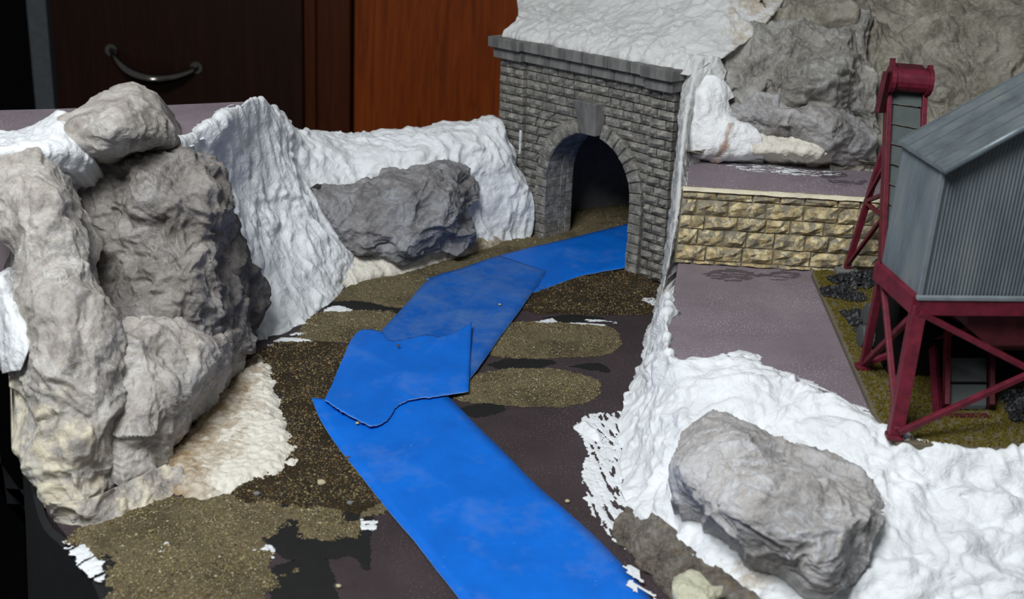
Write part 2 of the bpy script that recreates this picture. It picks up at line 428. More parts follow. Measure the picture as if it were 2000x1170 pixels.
def wood_mat(name, a, b, c, rough):
    t = NT(name)
    w = t.noise(1.2, 8, .65, (5, 5, .35), 1.5)
    col = t.ramp(w, [(.3, a), (.5, b), (.72, c)])
    return t.out(col, rough, .2)
M['wood_red'] = wood_mat('cherry_wood', lin(104, 42, 8), lin(134, 58, 12), lin(152, 72, 18), .42)
M['wood_mid'] = wood_mat('brown_wood_stile', lin(58, 24, 8), lin(74, 32, 10), lin(86, 40, 14), .4)
M['wood_shaded'] = wood_mat('shaded_dark_wood', lin(30, 12, 5), lin(40, 17, 7), lin(50, 22, 9), .5)  # shade over the cabinet's left side, put into a darker wood colour

# ================================================================== SETTING
mb = MB(); mb.box((-40, -20, -12.2), (40, 40, -12)); o = mb.build('floor', M['dark_floor']); tag(o, kind='structure')
mb = MB(); mb.box((-40, 26.5, -12), (40, 27, 20)); o = mb.build('wall_back', M['dark_floor']); tag(o, kind='structure')
mb = MB(); a = at_y(60, 100, 25); b = at_y(97, 100, 25)
mb.box((a[0], 25.0, -12), (b[0], 25.4, 20)); o = mb.build('trim_1', M['strip']); tag(o, kind='structure')

# wooden cabinet behind the layout
CY = 24.0
cx = lambda px, py=120: at_y(px, py, CY)[0]
cab = empty('wooden_cabinet', (cx(600), CY, -12), 'tall red-brown wooden cabinet with a chrome bow handle behind the layout', 'cabinet')
x0, x1, x2, x3, x4 = cx(106), cx(592), cx(618), cx(690), cx(1060)
mb = MB(); mb.box((x0, CY + .3, -12), (x4 + 6, CY + 2.2, 20)); mb.build('carcass', M['wood_shaded'], cab)
mb = MB(); mb.box((x0, CY, -11.5), (x1, CY + .3, 20)); door = mb.build('door', M['wood_shaded'], cab, bevel=.04); door['label'] = 'shade-toned dark wood door with the bow handle'
mb = MB(); mb.box((x1 + .03, CY - .05, -12), (x2, CY + .3, 20)); mb.build('stile', M['wood_mid'], cab, bevel=.03)
mb = MB(); mb.box((x2 + .02, CY - .12, -12), (x3 - .04, CY + .3, 20)); mb.build('side_panel', M['wood_mid'], cab, bevel=.05)
mb = MB(); mb.box((x3 + .03, CY - .12, -11.5), (x4 + 6, CY + .3, 20)); door2 = mb.build('door', M['wood_red'], cab, bevel=.05); door2['label'] = 'bright cherry wood door'
# bow handle
a = at_y(218, 98, CY - .05); b = at_y(384, 132, CY - .05)
t = np.linspace(0, 1, 25)
pts = np.array([a + (b - a) * s + np.array([0, -.55, -.28]) * math.sin(math.pi * s) ** .8 for s in t])
mb = MB(); mb.tube(pts, .06 + .05 * np.sin(np.pi * t), 12); h = mb.build('handle', M['chrome'], door, smooth=True)
for q in (a, b):
    mb = MB(); mb.tube([q + np.array([0, .06, 0]), q + np.array([0, -.03, 0])], .12, 12); mb.build('handle', M['chrome'], door)

# track bed board with black fascia
bed_poly = [tuple(at_z(*p)[:2]) for p in ((92, 1000), (135, 1052), (190, 1112), (218, 1175), (235, 1260))] + [(5.2, 4.2), (5.2, 14.2), (-3.0, 14.2), (-4.6, 10.4)] + [tuple(at_z(*p)[:2]) for p in ((45, 600), (55, 720), (60, 850))]
base = empty('layout_base', (0, 9, -.4), 'brown mauve track bed board of the model railway under the blue tape', 'board')
mb = MB(); mb.prism(bed_poly, -.4, 0); mb.build('track_bed', M['bed'], base)
fp = np.array(bed_poly[:4] ); fl = [tuple(p) for p in bed_poly[-3:]] + [tuple(p) for p in np.array(bed_poly[:5])]
V = []; F = []
fl = catmull(np.array(fl), 40, 0)
for i, p in enumerate(fl):
    n = np.array([-.72, -.69]) * .05
    V += [(p[0] + n[0] * .2, p[1] + n[1] * .2, -.012), (p[0] + n[0], p[1] + n[1], -.03), (p[0] + n[0] * 3, p[1] + n[1] * 3, -1.6), (p[0] + n[0] * .2, p[1] + n[1] * .2, -1.6)]
for i in range(39):
    for k in range(4):
        a, b = i * 4 + k, i * 4 + (k + 1) % 4; F.append([a, b, b + 4, a + 4])
F.append([0, 1, 2, 3]); F.append([39 * 4 + k for k in (3, 2, 1, 0)])
build('fascia', V, F, M['fascia'], base, smooth=False)
# curved dark apron board below the layout edge
pl = [at_z(*p, -1.6) for p in ((-40, 620), (-60, 800), (20, 930), (110, 1060), (190, 1180), (300, 1400), (500, 1600))]
apr = catmull(np.array(pl), 40, 0)
mb = MB(); mb.prism([tuple(p[:2]) for p in apr] + [(4.5, 3.2), (4.5, 9), (-4.2, 9)], -1.75, -1.6)
mb.build('shelf', M['fascia'], base)

# ------------------------------------------------------------------ flat patches on the bed
def poly_sd(P, poly):
    poly = np.asarray(poly, float); n = len(poly); d = np.full(len(P), 1e9); ins = np.zeros(len(P), bool)
    for i in range(n):
        a, b = poly[i], poly[(i + 1) % n]; e = b - a; w = P - a
        tt = np.clip((w @ e) / (e @ e), 0, 1); d = np.minimum(d, np.linalg.norm(w - tt[:, None] * e, axis=1))
        c = ((a[1] > P[:, 1]) != (b[1] > P[:, 1])) & (P[:, 0] < (b[0] - a[0]) * (P[:, 1] - a[1]) / (b[1] - a[1] + 1e-12) + a[0]); ins ^= c
    return np.where(ins, d, -d)
def patch(name, px, mat, z0=0., h=.02, edge=.06, ragged=.05, rs=6., res=.015, parent=None, label=None, cat=None, grains=0, gm=None, gs=(.0025, .0055),
          streak=None, rough=.006, seed=1, kind=None, group=None, stainf=None):
    poly = np.array([at_z(x, y, z0)[:2] for x, y in px]); poly = catmull(np.vstack([poly, poly[:1]]), len(poly) * 6, 0)[:-1]
    lo, hi = poly.min(0) - .05, poly.max(0) + .05
    nx = max(4, int((hi[0] - lo[0]) / res)); ny = max(4, int((hi[1] - lo[1]) / res))
    gx, gy = np.meshgrid(np.linspace(lo[0], hi[0], nx), np.linspace(lo[1], hi[1], ny)); P = np.stack([gx.ravel(), gy.ravel()], 1)
    P3 = np.column_stack([P, np.zeros(len(P)) + z0])
    def field(P, P3):
        d = poly_sd(P, poly) + ragged * fbm(P3 * rs, seed, 4, .6)
        if streak is not None: d = np.minimum(d, streak(P3))
        return d
    d = field(P, P3)
    z = z0 + np.where(d > 0, .002, -.01) + h * np.clip(d / edge, 0, 1) ** .7 + rough * fbm(P3 * 22, seed + 3, 3) * np.clip(d / .03, 0, 1)
    F = grid_faces(ny, nx); ok = (d[F] > -.012).sum(1) >= 3; F = F[ok]
    used, inv = np.unique(F, return_inverse=True); F = inv.reshape(-1, 4)
    V = np.column_stack([P[used], z[used]]); V[:, 2] = np.maximum(V[:, 2], z0 + .0015)
    mi = np.zeros(len(F), int); mats = [mat]; F = F.tolist()
    if grains:
        mats = [mat] + gm; g = []; c = 0
        while c < grains:
            q = RNG.uniform(lo, hi, (grains * 3, 2)); q3 = np.column_stack([q, np.zeros(len(q)) + z0]); dd = field(q, q3)
            q = q[(dd > -.015) & (RNG.random(len(q)) < np.clip(.25 + 1.2 * fbm(q3 * 3, seed + 8, 3) + .5, .08, 1))]; g.append(q); c += len(q)
        g = np.vstack(g)[:grains]; q3 = np.column_stack([g, np.zeros(len(g)) + z0]); dd = field(g, q3)
        gz = z0 + h * np.clip(dd / edge, 0, 1) ** .7 + .002
        r = RNG.uniform(gs[0], gs[1], grains) * np.where(RNG.random(grains) < .04, 1.8, 1)
        oct_ = np.array([[1, 0, 0], [0, 1, 0], [-1, 0, 0], [0, -1, 0], [0, 0, .8], [0, 0, -.8]])
        of = np.array([[0, 1, 4], [1, 2, 4], [2, 3, 4], [3, 0, 4], [1, 0, 5], [2, 1, 5], [3, 2, 5], [0, 3, 5]])
        an = RNG.uniform(0, 6.28, grains); ca, sa = np.cos(an), np.sin(an)
        O = oct_[None] * r[:, None, None] * RNG.uniform(.7, 1.25, (grains, 6, 3))
        O = np.stack([O[..., 0] * ca[:, None] - O[..., 1] * sa[:, None], O[..., 0] * sa[:, None] + O[..., 1] * ca[:, None], O[..., 2]], -1)
        O += np.column_stack([g, gz + r * .35])[:, None, :]
        n0 = len(V); V = np.vstack([V, O.reshape(-1, 3)])
        F += (of[None] + n0 + 6 * np.arange(grains)[:, None, None]).reshape(-1, 3).tolist()
        mi = np.concatenate([mi, np.repeat(1 + RNG.choice(len(gm), grains), 8)])
    o = build(name, V, F, mat, parent, smooth=(grains == 0), mats=mats, mi=mi, attrs={'stain': stainf(V) if stainf else np.zeros(len(V))}, kind=kind)
    if label: tag(o, label, cat, group)
    return o
def strk(seed, th, ang, k=14., kk=3.):
    ca, sa = math.cos(ang), math.sin(ang)
    def f(P3):
        Q = np.column_stack([(P3[:, 0] * ca + P3[:, 1] * sa) * kk, (-P3[:, 0] * sa + P3[:, 1] * ca) * k, P3[:, 2]])
        return .06 * (fbm(Q, seed, 4, .6) - th)
    return f
TAN = [M['g_tan'], M['g_tan'], M['g_tan'], M['g_sand'], M['g_sand'], M['g_pale'], M['g_brown'], M['g_dark']]
DRK = [M['g_dark'], M['g_dark'], M['g_dark'], M['g_brown'], M['g_brown'], M['g_sand'], M['g_tan']]
# black paint on the board
for i, px in enumerate([[(560, 925), (640, 960), (722, 985), (722, 1060), (716, 1112), (690, 1085), (640, 1090), (560, 1090), (500, 1010)],
                        [(530, 1110), (600, 1090), (640, 1100), (648, 1190), (540, 1200)],
                        [(600, 585), (700, 590), (780, 602), (770, 612), (690, 604), (610, 596)],
                        [(950, 712), (1010, 700), (1080, 706), (1060, 716), (990, 722)],
                        [(1110, 716), (1170, 710), (1190, 726), (1160, 722)],
                        [(890, 800), (960, 785), (985, 800), (930, 815)],
                        [(1060, 622), (1120, 616), (1180, 622), (1120, 630)],
                        [(180, 1080), (260, 1040), (330, 1090), (360, 1200), (240, 1200)]]):
    patch('paint_patch', px, M['black_paint'], h=.0008, ragged=.02, rs=9, res=.010, parent=base, seed=40 + i, rough=.0006)
patch('sand_ballast', [(140, 1030), (260, 990), (330, 975), (450, 970), (560, 985), (680, 1000), (760, 990), (735, 1010), (700, 1040), (640, 1045), (560, 1020), (510, 1060), (540, 1110), (520, 1190), (400, 1210), (250, 1210), (215, 1120)],
      M['sand'], h=.014, ragged=.12, rs=5, grains=13000, gm=TAN, label='tan sand ballast spread on the bed in front of the tall left rock', cat='ballast', kind='stuff', seed=3)
patch('gravel_ballast', [(500, 690), (560, 668), (650, 672), (690, 690), (660, 760), (640, 800), (660, 850), (700, 910), (760, 985), (690, 1005), (560, 990), (450, 975), (500, 900), (560, 840), (540, 760), (490, 730)],
      M['gravel'], h=.016, ragged=.05, rs=5, grains=9000, gm=DRK, gs=(.004, .008), label='dark brown gravel beside the near blue tape strip', cat='gravel', kind='stuff', seed=5)
patch('gravel_ballast', [(1045, 560), (1100, 548), (1225, 528), (1290, 556), (1300, 590), (1275, 612), (1180, 615), (1080, 612), (1020, 605)],
      M['gravel'], h=.016, ragged=.05, rs=5, grains=4500, gm=DRK, gs=(.004, .008), label='dark gravel at the foot of the stone tunnel portal', cat='gravel', kind='stuff', seed=6)
patch('sand_ballast', [(640, 590), (690, 550), (760, 520), (880, 500), (1000, 466), (1080, 440), (1090, 414), (1240, 396), (1260, 440), (1150, 462), (1000, 495), (860, 540), (800, 590), (770, 600), (700, 588)],
      M['sand'], h=.014, ragged=.04, rs=5, grains=6000, gm=TAN, label='tan sand ballast running from the plaster bank into the tunnel', cat='ballast', kind='stuff', seed=7)
patch('sand_ballast', [(590, 640), (620, 612), (690, 608), (770, 612), (760, 640), (720, 665), (640, 668), (585, 662)],
      M['sand'], h=.014, ragged=.04, rs=6, grains=2600, gm=TAN, label='small tan sand patch left of the torn tape piece', cat='ballast', kind='stuff', seed=8)
patch('sand_ballast', [(960, 645), (1010, 630), (1110, 632), (1190, 640), (1212, 662), (1195, 688), (1110, 698), (1000, 700), (950, 690), (940, 670)],
      M['sand'], h=.016, ragged=.03, rs=6, grains=4000, gm=TAN, label='oval tan sand patch between the middle tape and the platform', cat='ballast', kind='stuff', seed=9)
patch('sand_ballast', [(920, 735), (990, 722), (1080, 722), (1150, 738), (1170, 762), (1150, 785), (1070, 795), (980, 790), (900, 782), (890, 765)],
      M['sand'], h=.016, ragged=.03, rs=6, grains=4000, gm=TAN, label='rounded tan sand patch right of the torn tape piece', cat='ballast', kind='stuff', seed=10)

# ------------------------------------------------------------------ blue tape
def tape(name, left, right, n, label, z=.02, lift=None, seed=0, n2=14, mat='tape'):
    """strip between two ground polylines; thickness .006"""
    A = catmull(np.array([at_z(x, y, z) for x, y in left]), n, 0); B = catmull(np.array([at_z(x, y, z) for x, y in right]), n, 0)
    s = np.linspace(0, 1, n2)[None, :, None]; G = A[:, None] * (1 - s) + B[:, None] * s
    P = G.reshape(-1, 3); w = .010 * fbm(P * 1.5, seed, 3) + .003 * fbm(P * 6, seed + 2, 2)
    P[:, 2] += np.maximum(w + .006, 0)
    if lift is not None:
        uu, vv = np.meshgrid(np.linspace(0, 1, n), np.linspace(0, 1, n2), indexing='ij'); P[:, 2] += lift(uu.ravel(), vv.ravel())
    nv = len(P); V = np.vstack([P, P - [0, 0, .006]]); F = grid_faces(n, n2).tolist(); F2 = [[i + nv for i in f[::-1]] for f in F]
    idx = np.arange(nv).reshape(n, n2); loop = np.concatenate([idx[0, :-1], idx[:-1, -1], idx[-1, :0:-1], idx[:0:-1, 0]]); L = len(loop)
    E = [[int(loop[(a + 1) % L]), int(loop[a]), int(loop[a]) + nv, int(loop[(a + 1) % L]) + nv] for a in range(L)]
    mi = [0] * (len(F) + len(F2)) + [1] * L
    o = build(name, V, F + F2 + E, None, smooth=True, mats=[M[mat], M['tape_edge']], mi=mi)
    return tag(o, label, 'tape', 'blue masking tape strips')
tape('masking_tape', [(832, 545), (900, 528), (985, 497), (1100, 470), (1225, 437), (1330, 408)], [(1000, 585), (1060, 566), (1130, 541), (1180, 531), (1225, 523), (1330, 495)], 60,
     'blue tape strip lying from the tunnel mouth under the middle strip', z=.018, seed=1)
tape('masking_tape', [(690, 712), (745, 646), (790, 600), (838, 546), (900, 525), (975, 500)], [(915, 745), (936, 718), (985, 648), (1040, 572), (1058, 545), (1066, 530)], 60,
     'dusty blue middle tape strip between the tunnel strip and torn piece', z=.026, seed=2, mat='tape_dusty')
tape('masking_tape', [(609, 790), (640, 845), (700, 925), (760, 1000), (830, 1085), (900, 1175), (950, 1245)], [(870, 770), (930, 832), (985, 884), (1050, 950), (1130, 1020), (1200, 1088), (1262, 1160), (1320, 1230)], 80,
     'longest bright blue tape strip running to the bottom of the picture', z=.02, seed=3,
     lift=lambda u, v: .05 * np.clip(1 - u / .10, 0, 1) ** 1.5 * np.clip(1 - v / .25, 0, 1))
rg = np.random.default_rng(5)
topx = [(686, 662), (702, 646), (722, 642), (745, 648), (760, 664), (790, 662), (830, 656), (858, 662), (890, 656), (921, 640)]
botx = [(634, 790), (660, 806), (690, 820), (725, 834), (750, 826), (764, 812), (775, 795), (800, 783), (850, 776), (915, 767)]
n2 = 60
A = catmull(np.array([at_z(x, y, .05) for x, y in topx]), n2, 0); B = catmull(np.array([at_z(x, y, .04) for x, y in botx]), n2, 0)
A[:, 1] += .028 * fbm(np.column_stack([np.arange(n2) * .55, np.zeros(n2), np.zeros(n2)]), 3, 3); B[:, 1] += .026 * fbm(np.column_stack([np.arange(n2) * .6, np.ones(n2), np.zeros(n2)]), 4, 3)
s = np.linspace(0, 1, 40)[:, None, None]; G = A[None] * (1 - s) + B[None] * s
uu, vv = np.meshgrid(np.linspace(0, 1, 40), np.linspace(0, 1, n2), indexing='ij')
G[..., 2] = .048 + .03 * np.sin(uu * 3.1) * .4 + .05 * np.clip(1 - uu / .5, 0, 1) ** 2 * np.clip((vv - .55) / .45, 0, 1) + .03 * np.clip((uu - .75) / .25, 0, 1) * np.clip(1 - vv / .4, 0, 1)
P = G.reshape(-1, 3); P[:, 2] += .008 * fbm(P * 2.5, 9, 3); nv = len(P); V = np.vstack([P, P - [0, 0, .007]])
F = grid_faces(40, n2).tolist(); F2 = [[i + nv for i in f[::-1]] for f in F]; idx = np.arange(nv).reshape(40, n2)
loop = np.concatenate([idx[0, :-1], idx[:-1, -1], idx[-1, :0:-1], idx[:0:-1, 0]]); L = len(loop)
E_ = [[int(loop[(a + 1) % L]), int(loop[a]), int(loop[a]) + nv, int(loop[(a + 1) % L]) + nv] for a in range(L)]
o = build('masking_tape', V, F + F2 + E_, None, smooth=True, mats=[M['tape'], M['tape_edge']], mi=[0] * (2 * len(F)) + [1] * L)
tag(o, 'short torn piece of blue tape with ragged edges and lifted corner', 'tape', 'blue masking tape strips')

# ------------------------------------------------------------------ foam risers
mb = MB(); mb.prism([tuple(at_z(*p, 1.6)[:2]) for p in ((-80, 216), (90, 212), (330, 204), (490, 197))] + [tuple((at_z(*p, 1.6) - [.06, 0, 0])[:2]) for p in ((500, 203), (420, 250), (340, 296))] + [(-3.0, 8.1), (-4.0, 7.95), (-4.5, 8.5)], .0, 1.6)
tag(mb.build('foam_riser', M['foam'], bevel=.02), 'mauve foam riser behind the left boulder with white plaster dusting', 'foam block')
PH = .6
plat_poly = [(1.36, 9.62)] + [tuple(at_z(*p, .6)[:2]) for p in ((1303, 650), (1310, 702), (1345, 712), (1410, 717), (1480, 734), (1560, 767), (1650, 812), (1715, 846), (1800, 876), (2040, 900))] + [(5.0, 6.0), (5.0, 13.5), (3.4, 13.5), (1.75, 10.6)]
mb = MB(); mb.prism(plat_poly, .0, PH)
tag(mb.build('foam_platform', M['foam'], bevel=.015), 'flat mauve foam platform between the stone wall and the white plaster', 'platform')
WZ = 1.24
mb = MB(); mb.prism([(1.36, 9.60), (5.0, 9.52), (5.0, 11.6), (2.4, 11.6), (1.5, 10.6)], PH, WZ)
tag(mb.build('foam_ledge', M['foam'], bevel=.015), 'mauve foam ledge on top of the ochre stone retaining wall', 'foam block')
M['foam_paint'] = plain('dark_brush_mark', lin(84, 76, 81), .6, .3)
plf = [o for o in bpy.data.objects if o.name == 'foam_platform'][0]; ldg = [o for o in bpy.data.objects if o.name == 'foam_ledge'][0]
for i, (px, zz, par) in enumerate([([(1375, 536), (1420, 526), (1470, 532), (1465, 546), (1410, 548)], PH, plf), ([(1470, 540), (1520, 530), (1560, 536), (1530, 548)], PH, plf),
                                   ([(1296, 622), (1304, 620), (1310, 626), (1300, 630)], PH, plf), ([(1600, 338), (1640, 336), (1650, 344), (1610, 348)], WZ, ldg), ([(1620, 352), (1690, 352), (1680, 360), (1630, 360)], WZ, ldg)]):
    patch('brush_mark', px, M['foam_paint'], z0=zz, h=.0008, ragged=.03, rs=9, res=.012, parent=par, seed=70 + i, rough=.0004, streak=strk(80 + i, -.06, .05, 26., 5.))

# ================================================================== TUNNEL PORTAL
PA = np.array([0.2096, 11.7786]); PD = np.array([.7030, -.7112]); PN = np.array([-.7112, -.7030])
TILT = math.radians(2.0)
def pf(P):  # local (u, z, n) -> world ; n positive towards the viewer
    P = np.atleast_2d(np.asarray(P, float)); u, z, n = P[:, 0], P[:, 1], P[:, 2]
    u2 = .55 + (u - .55) * math.cos(TILT) - z * math.sin(TILT); z2 = z * math.cos(TILT) + (u - .55) * math.sin(TILT)
    return np.column_stack([PA[0] + PD[0] * u2 + PN[0] * n, PA[1] + PD[1] * u2 + PN[1] * n, z2 - .015])
portal = empty('tunnel_portal', tuple(pf([[.55, 0, 0]])[0]), 'grey cut stone tunnel portal with round arch and smooth keystone', 'tunnel portal')
UC, ZC, RI, RO = .68, .66, .545, .685
UL, UR, ZT = -.56, 1.68, 1.76
# mortar body with the arch opening
arc = [(UC + (RI + .02) * math.cos(q), ZC + (RI + .02) * math.sin(q)) for q in np.linspace(0, math.pi, 33)]
body = MB()
def slab(q):  # (u, z) quad extruded through the portal thickness
    body.hexa(np.vstack([pf([(u, z, -.34) for u, z in q]), pf([(u, z, -.01) for u, z in q])]))
slab([(UL, -.05), (UC - RI - .02, -.05), (UC - RI - .02, ZC), (UL, ZC)]); slab([(UC + RI + .02, -.05), (UR, -.05), (UR, ZC), (UC + RI + .02, ZC)])
slab([(UL, ZC), (UC - RI - .02, ZC), (UC - RI - .02, ZT + .2), (UL, ZT + .2)]); slab([(UC + RI + .02, ZC), (UR, ZC), (UR, ZT + .2), (UC + RI + .02, ZT + .2)])
for p, q in zip(arc[:-1], arc[1:]): slab([q, p, (p[0], ZT + .2), (q[0], ZT + .2)])
body.build('portal_body', M['mortar'], portal)
rs = random.Random(3)
def stone(name, quad, n0, n1, mat, parent, rough=.02, nu=4, nv=3, bev=.22, fr=pf):
    """rough-faced block: quad (bl, br, tr, tl) in (u, z), front grid pushed out from n0 to n1"""
    q = np.array(quad, float); V = []; 
    for j in range(nv):
        for i in range(nu):
            s, t_ = i / (nu - 1), j / (nv - 1)
            p = (q[0] * (1 - s) + q[1] * s) * (1 - t_) + (q[3] * (1 - s) + q[2] * s) * t_
            b = (i in (0, nu - 1)) or (j in (0, nv - 1))
            nn = n1 - bev * (n1 - n0) if b else n1 + rs.uniform(-.2, 1) * rough
            if b: nn += rs.uniform(-.4, .3) * rough
            if not b: p = p + np.array([rs.uniform(-.006, .006), rs.uniform(-.006, .006)])
            V.append((p[0], p[1], nn))
    F = grid_faces(nv, nu).tolist(); n = len(V); idx = np.arange(n).reshape(nv, nu)
    loop = np.concatenate([idx[0, :-1], idx[:-1, -1], idx[-1, :0:-1], idx[:0:-1, 0]]); L = len(loop)
    V += [(V[i][0], V[i][1], n0) for i in loop]
    for a in range(L): F.append([int(loop[(a + 1) % L]), int(loop[a]), n + a, n + (a + 1) % L])
    W_ = fr(V)
    # orient outward
    f = F[0]; nrm = np.cross(W_[f[1]] - W_[f[0]], W_[f[2]] - W_[f[1]]); out_ = fr([[0, 0, 1]])[0] - fr([[0, 0, 0]])[0]
    if nrm @ out_ < 0: F = [g[::-1] for g in F]
    return build(name, W_, F, mat, parent)
HC = ZT / 20
def ring_half(z):
    if z <= ZC: return RO
    d = RO ** 2 - (z - ZC) ** 2
    return math.sqrt(d) if d > 0 else None
J = .006
KEY = (.53, .83, 1.22, 1.52)
for k in range(20):
    z0, z1 = k * HC, (k + 1) * HC; za, zb = z0 + J, z1 - J
    ha, hb = ring_half(za), ring_half(zb)
    segs = [(-.21, None, 'L'), (None, 1.40, 'R')]
    def split(a0, a1, b0, b1, n1):
        # bottom edge a0..a1, top edge b0..b1
        w = (a1 - a0 + b1 - b0) / 2
        if w < .03: return
        cuts = [0.]; 
        while cuts[-1] < w - .09: cuts.append(cuts[-1] + rs.uniform(.10, .24))
        if len(cuts) == 1: cuts.append(w)
        if w - cuts[-1] < .045 or cuts[-1] > w: cuts[-1] = w
        else: cuts.append(w)
        for c0, c1 in zip(cuts[:-1], cuts[1:]):
            s0, s1 = c0 / w, c1 / w; j = J / w
            quad = [(a0 + (a1 - a0) * (s0 + j), za), (a0 + (a1 - a0) * (s1 - j), za), (b0 + (b1 - b0) * (s1 - j), zb), (b0 + (b1 - b0) * (s0 + j), zb)]
            stone('stone', quad, -.03, n1 + rs.uniform(-.004, .006), M['stone'], portal, rough=.018)
    if ha is None: split(-.21, 1.40, -.21, 1.40, .02)
    else:
        hb2 = hb if hb is not None else 0.0
        if ZC + RO - .02 < zb or hb is None: hb2 = max(hb2, 0)
        def clear(u0, u1): return u0, u1
        la, lb = UC - ha - J, UC - hb2 - J; ra, rb = UC + ha + J, UC + hb2 + J
        if z1 > KEY[2]:
            la, lb = min(la, KEY[0] - .01), min(lb, KEY[0] - .01); ra, rb = max(ra, KEY[1] + .01), max(rb, KEY[1] + .01)
        split(-.21, la, -.21, lb, .02); split(ra, 1.40, rb, 1.40, .02)
    if ha is None and False: pass
    # pilasters, two stones alternating
    for (p0, p1) in ((UL, -.215), (1.405, UR)):
        c = p0 + (p1 - p0) * (.36 if k % 2 else .62) + rs.uniform(-.03, .03)
        for a, b in ((p0, c), (c, p1)):
            stone('stone', [(a + J, za), (b - J, za), (b - J, zb), (a + J, zb)], -.03, .065, M['stone'], portal, rough=.015)
# fix: stones between crown of ring and keystone rows are handled by the split above
# voussoirs (front ring) and lining stones (deeper ring)
def block(name, c2, n0, n1, mat, parent, bev=.012):
    """block from a 2-D quad with chamfered front"""
    q = np.array(c2, float); cen = q.mean(0); inn = cen + (q - cen) * .82
    V = [(*p, n0) for p in q] + [(*p, n1 - bev) for p in q] + [(p[0] + rs.uniform(-.004, .004), p[1] + rs.uniform(-.004, .004), n1 + rs.uniform(-.3, 1) * bev * .6) for p in inn]
    F = [[3, 2, 1, 0]] + [[i, (i + 1) % 4, 4 + (i + 1) % 4, 4 + i] for i in range(4)] + [[4 + i, 4 + (i + 1) % 4, 8 + (i + 1) % 4, 8 + i] for i in range(4)] + [[8, 9, 10, 11]]
    mb = MB(); mb.add(pf(V), F); return mb.build(name, mat, parent)
def ringquads(nj, na):
    Q = []
    for k in range(nj):
        z0, z1 = ZC * k / nj + .003, ZC * (k + 1) / nj - .003
        Q.append([(UC + RI, z0), (UC + RO, z0), (UC + RO, z1), (UC + RI, z1)])
        Q.append([(UC - RO, z0), (UC - RI, z0), (UC - RI, z1), (UC - RO, z1)])
    for k in range(na):
        q0, q1 = math.pi * k / na + .004, math.pi * (k + 1) / na - .004
        f = lambda r, q: (UC + r * math.cos(q), ZC + r * math.sin(q))
        Q.append([f(RI, q0), f(RO, q0), f(RO, q1), f(RI, q1)])
    return Q
for k, q in enumerate(ringquads(7, 19)):
    if k >= 14 and k - 14 in (8, 9, 10): continue
    j = rs.uniform(-.012, .012); q = [(u, z) for u, z in q]
    block('voussoir', q, -.16, .045 + rs.uniform(-.004, .006), M['stone'], portal)
for q in ringquads(6, 15): block('lining_stone', q, -.25, -.168, M['stone'], portal)
for q in ringquads(7, 18): block('lining_stone', q, -.345, -.256, M['stone'], portal)
# keystone
V = [(KEY[0] + .02, KEY[2] - .02, -.16), (KEY[1] - .02, KEY[2] - .02, -.16), (KEY[1], KEY[3], -.16), (KEY[0], KEY[3], -.16),
     (KEY[0] + .06, KEY[2] - .02, .06), (KEY[1] - .06, KEY[2] - .02, .06), (KEY[1] - .0, KEY[3], .13), (KEY[0] + .0, KEY[3], .13)]
mb = MB(); mb.hexa(pf(V)); o = mb.build('keystone', M['dressed'], portal, bevel=.008); o['label'] = 'smooth tapered keystone'
# coping: two courses of dressed slabs, broken forward over the pilasters
for (z0, z1, pr, cuts) in ((ZT, ZT + .095, .075, (UL - .02, -.19, .15, .42, .70, .98, 1.22, 1.38, UR + .02)), (ZT + .105, ZT + .205, .125, (UL - .05, -.17, .05, .38, .62, .93, 1.20, 1.36, UR + .05))):
    for a, b in zip(cuts[:-1], cuts[1:]):
        e = .05 if (b <= -.1 or a >= 1.3) else 0
        mb = MB(); mb.box((a + .003, z0, -.34), (b - .003, z1, pr + e), fr=lambda P: pf(P))
        mb.build('coping_slab', M['dressed'], portal, bevel=.008)
# white paint drip on the left pilaster
V = [(-.232, .84, .04), (-.224, .84, .04), (-.214, 1.06, .04), (-.236, 1.08, .04), (-.232, .84, .064), (-.224, .84, .064), (-.216, 1.06, .067), (-.232, 1.08, .067)]
mb = MB(); mb.hexa(pf(V)); o = mb.build('plaster_drip', M['plaster'], portal, bevel=.006); o['label'] = 'white plaster drip'
# tunnel inside: black card box with a grey back panel
tun = empty('tunnel_liner', tuple(pf([[.68, 0, -1.2]])[0]), 'black card liner with grey end panel inside the tunnel', 'tunnel liner')
for name, lo, hi, mt in (('side_panel', (-.60, -.05, -1.9), (-.56, 1.7, -.345), 'tunnel_black'), ('side_panel', (1.75, -.05, -2.6), (1.79, 1.7, -.345), 'tunnel_black'),
                         ('roof_panel', (-.6, 1.45, -2.6), (1.79, 1.5, -.345), 'tunnel_black')):
    mb = MB(); mb.box(lo, hi, fr=lambda P: pf(P)); mb.build(name, M[mt], tun)

eA, eB = at_z(1060, 419), at_z(1300, 392); ed = (eB - eA); en = np.array([-ed[1], ed[0], 0]); en /= np.linalg.norm(en); eA = eA - ed * .15; eB = eB + ed * .3
mb = MB(); mb.hexa([eA, eB, eB + en * .04, eA + en * .04] + [p + np.array([0, 0, 1.44]) for p in (eA, eB, eB + en * .04, eA + en * .04)]); mb.build('end_panel', M['tunnel_grey'], tun)

